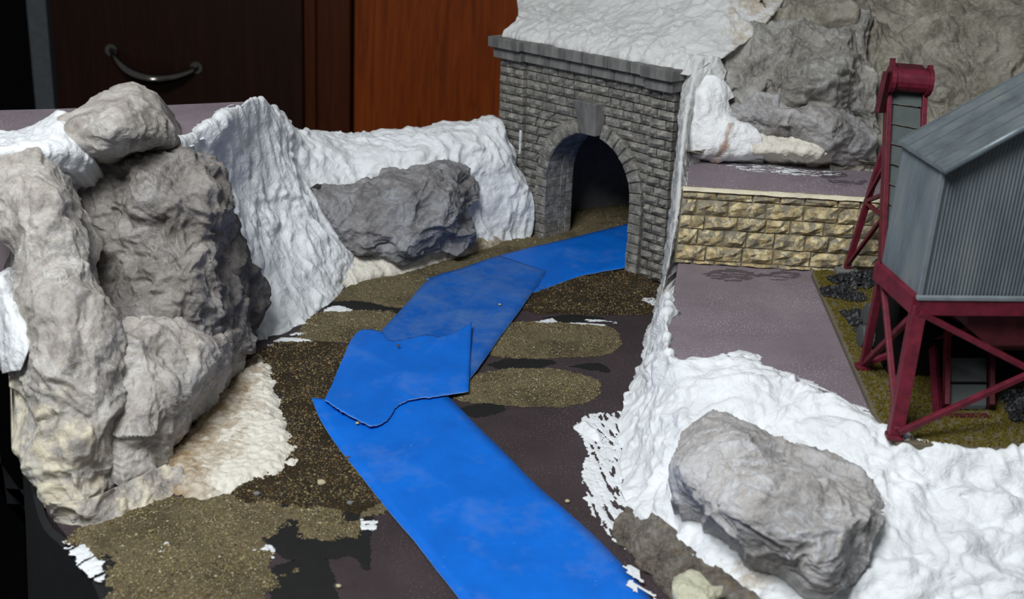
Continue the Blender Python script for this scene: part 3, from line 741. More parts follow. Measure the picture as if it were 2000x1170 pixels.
# ================================================================== RETAINING WALL
RA = at_y(1318, 512, 9.52); RB = at_y(1590, 530, 9.52)
RD = np.array([1.0, -.004]); RN = np.array([-.004, -1.0])
def rf(P):
    P = np.atleast_2d(np.asarray(P, float)); return np.column_stack([RA[0] + RD[0] * P[:, 0] + RN[0] * P[:, 2], 9.52 + RD[1] * P[:, 0] + RN[1] * P[:, 2], PH + P[:, 1]])
rwall = empty('retaining_wall', tuple(rf([[.9, 0, 0]])[0]), 'ochre rough-faced stone retaining wall standing on the mauve platform', 'wall')
mb = MB(); mb.box((0, 0, -.07), (2.2, .64, -.012), fr=lambda P: rf(P)); mb.build('wall_body', M['wallmortar'], rwall)
zc = [0, .035, .165, .305, .42, .555, .62]
for k in range(6):
    u = 0.0 - rs.uniform(0, .12)
    while u < 2.2:
        w = rs.uniform(.17, .31); a, b = max(u, 0) + .008, min(u + w, 2.2) - .008
        if b - a > .03: stone('stone', [(a, zc[k] + .007), (b, zc[k] + .007), (b, zc[k + 1] - .006), (a, zc[k + 1] - .006)], -.02, .01, M['ochre'], rwall, rough=.034 if k not in (0, 5) else .015, nu=5, nv=4, bev=.35, fr=rf)
        u += w
V = []; nn_ = 60
cu = np.linspace(0, 2.2, nn_); wob = .012 * fbm(np.column_stack([cu * 7, cu * 0, cu * 0]), 8, 4)
mb = MB(); V = [(u, .626 + w * .7, .022) for u, w in zip(cu, wob)] + [(u, .648, .018) for u in cu] + [(u, .648, -.03 + w * 1.6) for u, w in zip(cu, wob)] + [(u, .622, -.08) for u in cu]
F = [[k * nn_ + i, k * nn_ + i + 1, ((k + 1) % 4) * nn_ + i + 1, ((k + 1) % 4) * nn_ + i] for k in range(4) for i in range(nn_ - 1)] + [[0, nn_, 2 * nn_, 3 * nn_], [nn_ - 1, 2 * nn_ - 1, 3 * nn_ - 1, 4 * nn_ - 1]]
mb.add(rf(V), F); o = mb.build('wall_cap', M['cap'], rwall); o['label'] = 'cream strip along the wall top'

# ================================================================== LEFT ROCKS
cre = lambda V: np.clip((1.1 - V[:, 2]) * .36 + (-2.35 - V[:, 0]) * .4 + (6.9 - V[:, 1]) * .2, -.3, .8)
terrain('rock_casting', Y([
    [(-45, 285, 7.7), (25, 288, 7.6), (75, 303, 7.65), (115, 328, 7.8), (150, 345, 8.05)],
    [(-40, 400, 7.35), (40, 395, 7.2), (100, 400, 7.22), (145, 425, 7.4), (172, 440, 7.85)],
    [(2, 510, 7.15), (60, 510, 6.95), (110, 520, 6.95), (160, 530, 7.08), (192, 545, 7.5)],
    [(6, 640, 6.95), (60, 640, 6.7), (125, 640, 6.65), (195, 640, 6.75), (240, 655, 7.0)],
    [(16, 760, 6.75), (70, 760, 6.5), (130, 760, 6.45), (200, 770, 6.53), (242, 780, 6.75)],
    [(36, 880, 6.55), (80, 880, 6.37), (140, 890, 6.32), (205, 890, 6.43), (252, 890, 6.65)],
    [(86, 985, 6.35), (120, 1003, 6.24), (175, 1000, 6.26), (235, 975, 6.45), (295, 948, 6.7)]]), 230, 110,
    lambda P: rock_disp(P, 21, 2.0, .075), M['rock_left'], 'tall pale rock slab with cream foot at the left edge', 'rock', back=(-.35, .75, -.05), stain=cre)
terrain('rock_casting', Y([
    [(90, 340, 8.35), (185, 318, 8.25), (260, 298, 8.15), (340, 288, 8.2), (400, 308, 8.35), (448, 360, 8.7)],
    [(110, 400, 8.15), (200, 390, 8.0), (280, 370, 7.85), (350, 365, 7.9), (420, 370, 8.05), (460, 402, 8.55)],
    [(125, 480, 8.0), (220, 470, 7.9), (290, 460, 7.78), (360, 455, 7.8), (415, 450, 8.0), (448, 470, 8.5)],
    [(145, 560, 7.75), (240, 560, 7.72), (300, 550, 7.62), (370, 545, 7.66), (430, 540, 7.9), (470, 560, 8.4)],
    [(180, 640, 7.5), (260, 640, 7.5), (320, 640, 7.48), (380, 640, 7.58), (440, 640, 7.85), (480, 650, 8.3)],
    [(195, 720, 7.25), (270, 720, 7.3), (330, 700, 7.4), (390, 700, 7.5), (440, 700, 7.8), (485, 690, 8.3)]]), 150, 150,
    lambda P: rock_disp(P, 33, 2.8, .075, fine=1.3), M['rock_face'], 'wide pitted grey rock face under the boulder', 'rock', back=(-.5, .55, 0), stain=lambda V: np.full(len(V), -.15))
terrain('rock_casting', Y([
    [(215, 655, 7.35), (290, 614, 7.55), (370, 628, 7.75), (430, 620, 8.05), (490, 600, 8.55)],
    [(222, 690, 6.88), (290, 660, 7.08), (370, 672, 7.28), (435, 662, 7.65), (492, 640, 8.35)],
    [(224, 780, 6.68), (285, 760, 6.78), (350, 740, 6.95), (420, 720, 7.42), (490, 680, 8.25)],
    [(232, 870, 6.55), (282, 850, 6.60), (332, 820, 6.8), (395, 775, 7.33), (482, 715, 8.2)],
    [(240, 955, 6.46), (290, 930, 6.62), (332, 885, 6.88), (388, 822, 7.4), (472, 740, 8.15)]]), 150, 130,
    lambda P: rock_disp(P, 47, 2.1, .075), M['rock_left'], 'lower angular rock block standing on the gravel at left', 'rock', back=(-.6, .3, 0), stain=lambda V: (.9 - V[:, 2]) * .18 + (6.9 - V[:, 1]) * .2)
terrain('rock_casting', Y([
    [(410, 425, 8.6), (438, 404, 8.55), (466, 420, 8.8)],
    [(418, 480, 8.4), (455, 478, 8.35), (490, 500, 8.75)],
    [(430, 560, 8.33), (470, 558, 8.3), (511, 560, 8.75)],
    [(440, 620, 8.33), (478, 628, 8.3), (508, 622, 8.7)],
    [(440, 695, 8.3), (470, 700, 8.35), (494, 690, 8.6)]]), 110, 50,
    lambda P: rock_disp(P, 52, 2.6, .055), M['rock_dark'], 'dark rough rock chunk against the white plaster slope', 'rock', back=(-.3, .4, 0), stain=lambda V: np.full(len(V), -.3))
terrain('rock_casting', Y([
    [(106, 224, 8.35), (158, 194, 8.4), (212, 177, 8.5), (262, 158, 8.55), (305, 182, 8.65)],
    [(112, 238, 8.02), (170, 220, 7.92), (230, 203, 7.95), (282, 202, 8.1), (328, 226, 8.6)],
    [(138, 270, 7.85), (190, 262, 7.7), (240, 250, 7.75), (292, 246, 7.95), (346, 256, 8.5)],
    [(165, 300, 7.9), (200, 298, 7.75), (245, 286, 7.8), (297, 273, 8.0), (356, 280, 8.5)],
    [(182, 322, 8.15), (215, 312, 8.05), (255, 300, 8.1), (300, 286, 8.25), (352, 290, 8.6)]]), 90, 110,
    lambda P: rock_disp(P, 61, 1.7, .05), M['rock_left'], 'smooth grey boulder perched on top of the left rocks', 'rock', back=(0, .5, -.25), stain=lambda V: (1.95 - V[:, 2]) * .6 - .1)

# ------------------------------------------------------------------ white plaster
PL = lambda seed, amp=.03, dr=(1, 1, .35), s=6.: (lambda P: plaster_disp(P, seed, amp, dr, s))
slope = [
    [(340, 292, 8.75), (405, 400, 8.95), (450, 500, 9.0), (470, 580, 9.0), (478, 655, 8.95)],
    [(420, 247, 9.25), (440, 330, 9.3), (475, 450, 9.28), (500, 560, 9.15), (515, 670, 8.85)],
    [(500, 199, 10.1), (512, 285, 10.05), (535, 400, 9.9), (555, 530, 9.55), (580, 648, 9.12)],
    [(545, 228, 10.5), (562, 300, 10.4), (592, 400, 10.2), (620, 500, 9.95), (645, 590, 9.72)],
    [(585, 264, 10.9), (592, 330, 10.65), (618, 420, 10.38), (652, 490, 10.2), (678, 556, 10.12)],
    [(690, 270, 11.5), (690, 305, 11.15), (700, 400, 10.85), (712, 470, 10.65), (722, 536, 10.42)],
    [(780, 268, 11.6), (780, 302, 11.25), (790, 400, 11.0), (800, 460, 10.9), (812, 520, 10.72)],
    [(880, 252, 11.8), (880, 292, 11.45), (890, 370, 11.28), (900, 440, 11.2), (906, 498, 11.1)],
    [(930, 245, 11.9), (942, 290, 11.6), (950, 370, 11.5), (955, 440, 11.42), (960, 478, 11.38)],
    [(965, 238, 11.95), (988, 290, 11.8), (1008, 370, 11.66), (1008, 430, 11.6), (1000, 468, 11.58)],
    [(984, 258, 12.0), (1003, 310, 11.92), (1036, 385, 11.76), (1042, 440, 11.68), (1036, 462, 11.68)]]
slope = Y(slope)
for k_, p_ in ((0, (340, 292)), (1, (420, 247)), (2, (500, 199))): slope[k_][0] = at_z(*p_, 1.62)
slope = [([c[0] + np.array([-.12, .05, -.35]), c[0] + np.array([-.05, .02, -.04])] if k < 2 else [c[0] + np.array([-.12, .12, -.45]), c[0] + np.array([-.04, .08, -.06])] if k == 2 else [c[0] + np.array([-.1, .9, -.9]), c[0] + np.array([-.05, .35, -.10])]) + c for k, c in enumerate(slope)]
terrain('plaster_bank', [list(r) for r in zip(*slope)], 190, 300, PL(71, .032, (1, 1, .55), 5.), M['plaster'], 'white plaster slope and bank running from the left riser to the portal', 'plaster', back=(-.1, 1.2, -.3), stain=lambda V: np.full(len(V), -.6))
terrain('rock_casting', Y([
    [(592, 337, 11.1), (680, 325, 11.3), (770, 308, 11.45), (850, 306, 11.5), (905, 318, 11.55), (927, 350, 11.6)],
    [(600, 365, 10.6), (690, 358, 10.72), (770, 342, 10.8), (845, 342, 10.88), (895, 348, 11.05), (924, 380, 11.3)],
    [(635, 420, 10.32), (700, 415, 10.42), (775, 408, 10.48), (835, 400, 10.6), (890, 400, 10.68), (922, 420, 11.1)],
    [(665, 465, 10.34), (715, 470, 10.28), (780, 466, 10.33), (845, 456, 10.48), (900, 440, 10.74), (923, 455, 11.05)],
    [(695, 500, 10.4), (737, 516, 10.42), (785, 514, 10.47), (840, 500, 10.6), (890, 490, 10.85), (920, 482, 11.0)]]), 130, 190,
    lambda P: rock_disp(P, 83, 1.7, .085, (1, 1, 1.6)), M['rock_bank'], 'broad grey ledge rock set into the white plaster bank', 'rock', back=(0, .5, 0), stain=lambda V: np.full(len(V), -.12) - V[:, 2] * .05)
terrain('plaster_footing', Z([
    [(640, 530, .10), (700, 500, .16), (760, 505, .14), (840, 492, .12), (910, 470, .12), (965, 462, .08)],
    [(668, 556, .03), (712, 535, .06), (770, 528, .05), (850, 508, .04), (925, 488, .04), (975, 470, .03)],
    [(680, 568, -.01), (725, 548, -.01), (785, 540, -.01), (860, 518, -.01), (935, 496, -.01), (985, 474, -.01)]]), 40, 170,
    PL(87, .022), M['plaster_cream'], 'cream plaster footing along the base of the ledge rock', 'plaster', thick=.1, back=(0, .1, -.06), stain=lambda V: np.clip((V[:, 0] + 1.0) * 1.2, -.3, .75))
terrain('plaster_collar', Y([
    [(-60, 262, 8.3), (40, 258, 8.2), (85, 238, 8.25), (112, 214, 8.35), (128, 226, 8.3)],
    [(-60, 280, 7.9), (40, 275, 7.85), (95, 258, 7.9), (135, 250, 7.95), (165, 280, 8.0)],
    [(-60, 296, 7.65), (40, 292, 7.6), (100, 292, 7.68), (148, 296, 7.8), (178, 312, 7.9)],
    [(-60, 310, 7.6), (40, 306, 7.62), (110, 322, 7.72), (155, 334, 7.88), (184, 330, 8.0)]]), 60, 120,
    PL(93, .022), M['plaster'], 'white plaster collar filling the gap left of the boulder', 'plaster', back=(0, .4, -.3), stain=lambda V: np.full(len(V), -.6))
patch('plaster_apron', [(350, 970), (398, 978), (455, 955), (515, 942), (572, 905), (570, 850), (548, 810), (540, 765), (530, 720), (500, 700), (430, 760), (370, 840), (310, 905), (325, 935)],
      M['plaster_cream'], h=.05, edge=.09, ragged=.06, rs=7, res=.012, rough=.018, seed=97, label='flat white plaster apron stained brown beside the left rock', cat='plaster',
      stainf=lambda V: np.clip(.86 - (V[:, 0] + 2.02) * 1.4, .12, .85))
terrain('plaster_footing', Z([
    [(95, 985, .16), (170, 975, .16), (240, 945, .14), (300, 920, .10), (345, 905, .06)],
    [(100, 1005, .05), (175, 1010, .06), (250, 985, .05), (310, 955, .05), (365, 935, .03)],
    [(105, 1020, -.01), (180, 1035, -.01), (270, 1005, -.01), (330, 975, -.01), (380, 950, -.01)]]), 50, 120,
    lambda P: rock_disp(P, 101, 3.5, .035), M['rock_left'], 'mottled cream plaster footing below the tall left slab', 'plaster', back=(-.02, .1, -.06), stain=lambda V: np.full(len(V), .5))
terrain('plaster_smear', Y([
    [(-14, 540, 7.05), (0, 540, 6.98), (10, 545, 7.0)], [(-8, 600, 6.98), (8, 600, 6.86), (26, 600, 6.86)], [(-2, 650, 6.9), (18, 650, 6.76), (48, 650, 6.72)],
    [(4, 690, 6.84), (24, 690, 6.7), (56, 690, 6.64)], [(10, 730, 6.78), (26, 725, 6.68), (44, 720, 6.66)]]), 80, 30,
    PL(103, .02), M['plaster'], 'thin white plaster smear on the outer side of the left slab', 'plaster', back=(-.02, .25, 0), stain=lambda V: np.full(len(V), -.2))

# ------------------------------------------------------------------ hill plaster above the portal and rock cliff
hill_rows = [[pf([(u, ZT + dz, n_)])[0] for u in (-.50, -.05, .40, .90, 1.40)] + [at_y(*e)] for dz, n_, e in ((.15, .05, (1345, 150, 10.5)), (.24, .05, (1362, 140, 10.52)), (.36, -.12, (1390, 128, 10.58)))] + Y([
    [(1010, 5, 12.8), (1095, 15, 12.4), (1182, 22, 12.0), (1275, 30, 11.6), (1385, 40, 11.1), (1430, 100, 10.72)],
    [(1006, -40, 13.1), (1100, -35, 12.8), (1190, -30, 12.4), (1290, -25, 12.0), (1420, -10, 11.4), (1490, 55, 10.95)],
    [(1005, -110, 13.6), (1100, -110, 13.3), (1200, -105, 12.9), (1300, -100, 12.5), (1450, -70, 11.85), (1530, 0, 11.35)],
    [(1003, -230, 14.6), (1100, -230, 14.3), (1200, -225, 13.9), (1300, -220, 13.5), (1460, -190, 12.9), (1560, -110, 12.3)]])
V1, F1, s1 = sheet(hill_rows, 130, 230, PL(111, .026, (1, 1, .5)), back=(.4, 1.0, -.2), stain=lambda V: np.clip((V[:, 0] - 1.52) * 3.2 - .35, -.6, .55))
strip_rows = Y([
    [(1338, 112, 10.75), (1362, 108, 10.6), (1405, 112, 10.6)],
    [(1330, 200, 10.55), (1343, 205, 10.35), (1358, 195, 10.45)],
    [(1321, 300, 10.5), (1331, 300, 10.1), (1344, 300, 10.3)],
    [(1311, 400, 10.48), (1321, 400, 9.75), (1335, 390, 9.8)],
    [(1300, 500, 10.45), (1308, 490, 9.62), (1320, 470, 9.66)],
    [(1293, 560, 10.3), (1298, 545, 9.55), (1306, 530, 9.6)],
    [(1278, 615, 9.78), (1284, 605, 9.5), (1296, 590, 9.45)],
    [(1264, 650, 9.45), (1274, 655, 9.3), (1286, 650, 9.2)]])
V2, F2, s2 = sheet(strip_rows, 240, 44, PL(113, .016, (1, 1, .5), 9), back=(.12, .12, 0), stain=lambda V: np.clip((1.2 - np.abs(V[:, 2] - .55)) * .38, -.3, .36))
V = np.vstack([V1, V2]); F = F1 + [[i + len(V1) for i in f] for f in F2]
o = build('hill_plaster', V, F, M['plaster_grey'], smooth=True, attrs={'stain': np.concatenate([s1, s2])})
tag(o, 'grey-white plaster hillside above the portal with a strip down its right side', 'plaster')
ol = lambda V: np.clip(.10 + .25 * fbm(V * 1.3, 5, 3), -.3, .5)
terrain('cliff_rock', Y([
    [(1360, -260, 13.6), (1580, -270, 13.4), (1740, -270, 13.3), (1880, -270, 13.2), (2120, -270, 13.0)],
    [(1400, -110, 12.2), (1590, -100, 12.0), (1740, -100, 12.0), (1880, -100, 11.9), (2080, -100, 11.8)],
    [(1470, 10, 11.45), (1600, 10, 11.3), (1740, 10, 11.35), (1880, 10, 11.2), (2080, 10, 11.2)],
    [(1540, 100, 11.0), (1640, 100, 10.95), (1760, 100, 11.0), (1900, 100, 10.85), (2080, 100, 10.8)],
    [(1600, 200, 10.75), (1680, 200, 10.7), (1790, 200, 10.75), (1910, 200, 10.6), (2080, 200, 10.55)],
    [(1620, 300, 10.4), (1720, 310, 10.4), (1810, 320, 10.45), (1930, 330, 10.35), (2080, 340, 10.3)],
    [(1620, 350, 10.3), (1720, 360, 10.3), (1810, 370, 10.3), (1930, 380, 10.25), (2080, 390, 10.2)]]), 190, 260,
    lambda P: rock_disp(P, 121, 1.5, .17), M['rock_cliff'], 'large olive-grey cliff rock rising behind the mine tower', 'rock', back=(0, .8, .1), stain=ol)
terrain('cliff_rock', Y([
    [(1470, 45, 11.3), (1540, 20, 11.3), (1610, 15, 11.35), (1680, 60, 11.2)],
    [(1415, 110, 10.85), (1500, 80, 10.8), (1590, 70, 10.8), (1690, 110, 10.8)],
    [(1385, 160, 10.65), (1480, 140, 10.55), (1590, 140, 10.5), (1710, 170, 10.55)],
    [(1405, 210, 10.6), (1490, 210, 10.5), (1600, 215, 10.4), (1720, 235, 10.45)],
    [(1430, 260, 10.6), (1510, 270, 10.55), (1610, 285, 10.5), (1725, 300, 10.5)]]), 150, 190,
    lambda P: rock_disp(P, 127, 1.8, .13), M['rock_cliffgrey'], 'jagged grey cliff rock above the foam ledge beside the white hillside', 'rock', back=(0, .6, 0), stain=lambda V: np.full(len(V), -.05))
terrain('cliff_rock', Y([
    [(1408, 205, 10.6), (1480, 192, 10.5), (1560, 196, 10.45), (1640, 215, 10.4), (1705, 250, 10.45)],
    [(1415, 225, 10.4), (1490, 215, 10.3), (1570, 222, 10.22), (1645, 240, 10.2), (1712, 268, 10.35)],
    [(1440, 250, 10.38), (1500, 248, 10.26), (1575, 258, 10.18), (1650, 270, 10.18), (1715, 285, 10.35)],
    [(1470, 275, 10.4), (1520, 278, 10.3), (1585, 288, 10.25), (1655, 298, 10.25), (1712, 302, 10.4)]]) + Z([[(1480, 312, 1.225), (1525, 314, 1.225), (1590, 320, 1.225), (1658, 328, 1.225), (1715, 332, 1.225)]]), 80, 160,
    lambda P: rock_disp(P, 131, 2.4, .055), M['rock_grey'], 'low mottled ledge rock just above the foam ledge', 'rock', back=(0, .3, 0), stain=lambda V: np.full(len(V), .12))
terrain('plaster_patch', Y([
    [(1375, 148, 10.55), (1395, 150, 10.5), (1420, 168, 10.5), (1432, 190, 10.5)],
    [(1350, 190, 10.5), (1375, 185, 10.38), (1400, 190, 10.38), (1420, 200, 10.45)],
    [(1345, 240, 10.42), (1375, 240, 10.3), (1405, 232, 10.32), (1440, 235, 10.4)],
    [(1343, 280, 10.38), (1380, 278, 10.25), (1425, 262, 10.25), (1480, 258, 10.3)],
    [(1345, 302, 10.35), (1380, 302, 10.3), (1430, 300, 10.25), (1490, 300, 10.28)]]) + Z([[(1343, 313, 1.225), (1382, 314, 1.225), (1432, 315, 1.225), (1492, 318, 1.225)]]), 110, 100,
    PL(137, .020, (1, 1, .7), 4), M['plaster_rust'], 'smooth white plaster patch with rust stain left of the cliff rock', 'plaster', back=(.05, .3, 0),
    stain=lambda V: np.clip(.95 - np.abs((V[:, 0] - 1.71) - (V[:, 2] - 1.4) * .25) * 8, -.3, .95) * (V[:, 2] < 1.62) - .1)
terrain('plaster_patch', Y([
    [(1470, 262, 10.35), (1530, 268, 10.3), (1590, 272, 10.25), (1628, 278, 10.3)],
    [(1468, 285, 10.26), (1530, 288, 10.2), (1590, 292, 10.16), (1632, 296, 10.24)],
    [(1470, 302, 10.25), (1530, 303, 10.22), (1590, 306, 10.2), (1625, 308, 10.28)]]) + Z([[(1472, 317, 1.225), (1530, 319, 1.225), (1590, 322, 1.225), (1622, 324, 1.225)]]), 50, 110,
    PL(139, .018, (1, 1, 1), 7), M['plaster_cream'], 'long cream plaster dab on the back of the foam ledge', 'plaster', back=(0, .15, 0), stain=lambda V: np.full(len(V), .15))
terrain('plaster_footing', Z([
    [(1338, 292, 1.40), (1440, 292, 1.38), (1560, 300, 1.38), (1680, 310, 1.36), (1820, 322, 1.36)],
    [(1340, 303, 1.31), (1440, 305, 1.29), (1560, 312, 1.29), (1680, 322, 1.28), (1820, 334, 1.28)],
    [(1342, 314, 1.232), (1440, 317, 1.232), (1560, 324, 1.232), (1680, 334, 1.232), (1820, 346, 1.232)]]), 24, 150,
    lambda P: rock_disp(P, 149, 3, .02), M['rock_cliff'], 'grey smeared plaster seam where the cliff meets the foam ledge', 'plaster', back=(0, .1, -.04), stain=lambda V: np.full(len(V), .2))

# ------------------------------------------------------------------ right front plaster and rocks
cols = [
    [(1304, 575, .62), (1294, 590, .5), (1290, 605, .35), (1285, 622, .18), (1280, 640, 0)],
    [(1301, 640, .62), (1288, 655, .5), (1280, 680, .32), (1272, 700, .15), (1262, 720, 0)],
    [(1306, 696, .63), (1285, 722, .48), (1268, 750, .28), (1252, 772, .12), (1225, 790, 0)],
    [(1345, 704, .64), (1312, 750, .5), (1275, 800, .28), (1240, 822, .10), (1212, 824, 0)],
    [(1410, 708, .64), (1345, 805, .46), (1280, 880, .24), (1240, 905, .08), (1215, 910, 0)],
    [(1480, 725, .64), (1405, 815, .5), (1320, 955, .22), (1265, 985, .07), (1228, 985, 0)],
    [(1560, 757, .64), (1500, 850, .46), (1410, 1000, .26), (1345, 1060, .12), (1275, 1055, .0)],
    [(1650, 802, .64), (1620, 900, .46), (1560, 1050, .26), (1455, 1140, .12), (1380, 1170, .0)],
    [(1715, 835, .64), (1720, 940, .46), (1700, 1060, .30), (1640, 1180, .12), (1580, 1260, 0)],
    [(1800, 866, .64), (1830, 960, .43), (1850, 1060, .30), (1850, 1180, .14), (1840, 1290, 0)],
    [(1900, 880, .64), (1940, 970, .43), (1970, 1070, .30), (1990, 1180, .14), (2000, 1300, 0)],
    [(2040, 892, .64), (2090, 980, .43), (2130, 1080, .30), (2170, 1190, .14), (2210, 1310, 0)]]
cols = Z(cols)
cols = [[c[0] + np.array([.05, .10, -.04])] + c for c in cols]
def front_disp(P):
    d = plaster_disp(P, 151, .042, (1, 1, .6), 4.2)
    for (x, y, z, r, a) in BUMPS:
        q = np.linalg.norm((P - np.array([x, y, z])) * np.array([1, 1.3, 1.3]), axis=1) / r; d = d + a * np.clip(1 - q * q, 0, 1)
    return d
bp = lambda px, py, z: tuple(at_z(px, py, z))
BUMPS = [(*bp(1920, 985, .42), .22, .09), (*bp(1800, 930, .45), .18, .06), (*bp(1870, 1090, .3), .25, .08), (*bp(1990, 1010, .4), .2, .07), (*bp(1780, 1130, .25), .2, .06), (*bp(1960, 1150, .2), .25, .08)]
terrain('plaster_bank', [list(r) for r in zip(*cols)], 190, 330, front_disp, M['plaster'], 'bright white plaster bank spilling off the platform around the front rock', 'plaster', back=(.35, .35, -.25),
        stain=lambda V: np.clip(.75 - np.linalg.norm((V - np.array([1.35, 5.72, .1])) * np.array([1.1, 1.6, 1]), axis=1) * 1.4, -.6, .7))
terrain('rock_casting', Z([
    [(1372, 808, .46), (1400, 786, .54), (1455, 822, .56), (1530, 858, .55), (1620, 884, .52), (1698, 938, .5), (1735, 1000, .42)],
    [(1335, 855, .52), (1375, 840, .64), (1440, 866, .70), (1515, 903, .71), (1602, 938, .67), (1682, 988, .60), (1732, 1020, .48)],
    [(1313, 905, .50), (1350, 905, .60), (1410, 930, .68), (1485, 968, .70), (1572, 1008, .66), (1652, 1048, .56), (1714, 1050, .42)],
    [(1322, 950, .40), (1352, 962, .50), (1400, 990, .57), (1465, 1030, .59), (1552, 1078, .52), (1622, 1108, .44), (1690, 1088, .34)],
    [(1338, 985, .26), (1362, 1005, .32), (1402, 1040, .36), (1455, 1075, .38), (1542, 1120, .32), (1602, 1150, .26), (1660, 1122, .20)]]), 160, 230,
    lambda P: rock_disp(P, 163, 2.0, .055, (1, 1.4, 1.4)), M['rock_front'], 'large grey front rock embedded in white plaster at lower right', 'rock', back=(.05, .25, -.35), stain=lambda V: np.full(len(V), -.15))
terrain('ledge_rock', Z([
    [(1225, 988, .06), (1285, 1008, .11), (1335, 1062, .12), (1395, 1105, .14), (1460, 1150, .15), (1520, 1200, .15)],
    [(1205, 1015, .03), (1258, 1045, .06), (1310, 1100, .08), (1365, 1145, .09), (1420, 1190, .09), (1480, 1240, .09)],
    [(1195, 1042, .01), (1242, 1085, .03), (1290, 1138, .035), (1342, 1184, .04), (1392, 1228, .04), (1440, 1280, .04)],
    [(1200, 1062, -.02), (1245, 1105, -.02), (1290, 1155, -.02), (1340, 1200, -.02), (1390, 1245, -.02), (1430, 1300, -.02)]]), 70, 180,
    lambda P: rock_disp(P, 171, 4.5, .034, (1.6, .8, 2)), M['rock_brown'], 'dark brown stained ledge beside the near tape at bottom right', 'rock', back=(.1, .1, -.1), stain=lambda V: np.full(len(V), .34))
terrain('plaster_lump', Z([
    [(1318, 1130, .16), (1350, 1120, .19), (1392, 1145, .2), (1412, 1150, .18)],
    [(1315, 1150, .19), (1345, 1140, .23), (1380, 1158, .23), (1408, 1160, .2)],
    [(1325, 1178, .16), (1350, 1175, .19), (1385, 1185, .19), (1405, 1172, .16)]]), 40, 60,
    PL(173, .015, (1, 1, 1), 8), M['plaster_green'], 'small pale green plaster lump on the dark ledge', 'plaster', back=(0, .05, -.12), stain=lambda V: np.full(len(V), .1))

# ------------------------------------------------------------------ plaster smears and dabs
D = lambda px, label, **k: patch('plaster_smear', px, M['plaster'], label=label, cat='plaster', **{**dict(res=.008, ragged=.03, rs=14, h=.012, edge=.03, rough=.006), **k})
D([(1125, 832), (1150, 812), (1230, 808), (1260, 830), (1230, 880), (1220, 930), (1225, 1000), (1250, 1060), (1225, 1075), (1180, 1030), (1150, 985), (1140, 920), (1150, 880)],
  'thin streaky white smear at the left foot of the front plaster bank', streak=strk(5, -.10, 1.75, 26., 6.), h=.006, seed=21, res=.006)
D([(1120, 835), (1140, 826), (1175, 850), (1170, 862), (1140, 850)], 'thick white plaster dollop at the tip of the streaky smear', h=.05, edge=.06, ragged=.01, seed=22)
D([(630, 604), (655, 598), (682, 602), (676, 610), (645, 612)], 'small white plaster fleck on the bare strip left of the tape', seed=23)
D([(530, 670), (580, 648), (620, 642), (648, 650), (610, 672), (560, 690), (520, 692)], 'streaky white smear at the foot of the left plaster slope', streak=strk(6, -.05, .2), h=.008, seed=24)
D([(1050, 630), (1080, 622), (1090, 632), (1070, 638)], 'small white fleck nearest the tape beyond the oval sand patch', h=.006, seed=25, res=.006)
D([(1110, 634), (1150, 624), (1200, 630), (1170, 638), (1125, 640)], 'streaked white scrape beyond the oval sand patch', streak=strk(7, .0, .1), h=.005, seed=26, res=.006)
D([(292, 1078), (325, 1060), (362, 1058), (345, 1075), (330, 1092), (300, 1090)], 'white plaster fleck on the sand nearest the board edge', seed=27, streak=strk(8, -.2, .4))
D([(470, 1074), (500, 1072), (525, 1064), (532, 1084), (510, 1088)], 'bright white plaster fleck on the sand beside black paint', seed=28)
D([(630, 1036), (670, 1022), (732, 1018), (722, 1040), (690, 1036)], 'powdery white smear on the sand beside the near tape', seed=29, streak=strk(9, .02, .3), h=.004)
D([(366, 1012), (376, 1006), (392, 1010), (380, 1018)], 'tiny white plaster fleck below the plaster apron', seed=30, res=.005)
D([(128, 1062), (150, 1050), (190, 1090), (205, 1130), (185, 1132), (150, 1095)], 'white plaster smear on the board edge at lower left', seed=31, streak=strk(10, -.15, .9))
D([(1418, 692), (1440, 686), (1462, 690), (1482, 700), (1455, 706), (1436, 700)], 'white plaster fleck lying on the mauve platform', z0=PH, h=.02, seed=32)
D([(1480, 715), (1560, 735), (1640, 775), (1700, 800), (1690, 815), (1610, 785), (1520, 750)], 'white dusty smear along the edge of the platform plaster', z0=PH, streak=strk(11, .03, -.5), h=.004, seed=33)
D([(1210, 1100), (1240, 1112), (1265, 1150), (1300, 1185), (1270, 1190), (1235, 1150)], 'white brush smear over the right edge of the near tape', z0=.034, streak=strk(12, .02, -.8), h=.004, seed=34)
D([(350, 282), (400, 235), (440, 210), (490, 200), (470, 215), (410, 260), (370, 285)], 'dusty white smear on top of the left foam riser', z0=1.6, streak=strk(13, -.05, 1.0), h=.004, seed=35)
D([(1418, 322), (1470, 318), (1560, 330), (1640, 338), (1620, 345), (1530, 340), (1450, 332)], 'thin white scrape along the back of the foam ledge', z0=WZ, streak=strk(14, .10, 0, 40., 7.), h=.003, seed=36)
D([(1240, 590), (1275, 582), (1292, 596), (1290, 612), (1270, 600)], 'white plaster tongue on the gravel below the portal strip', h=.02, seed=37)
def pebble(px, py, z, r, mat, label, seed):
    p = at_z(px, py, z); bm = bmesh.new(); bmesh.ops.create_icosphere(bm, subdivisions=2, radius=r)
    V = np.array([v.co[:] for v in bm.verts]); F = [[v.index for v in f.verts] for f in bm.faces]; bm.free()
    V = V * (1 + .25 * fbm(V / r * .9 + seed, seed, 2))[:, None] * np.array([1.1, .95, .75]); V = V + p + [0, 0, r * .55]
    tag(build('pebble', V, F, mat, smooth=False), label, 'pebble', 'loose pebbles')
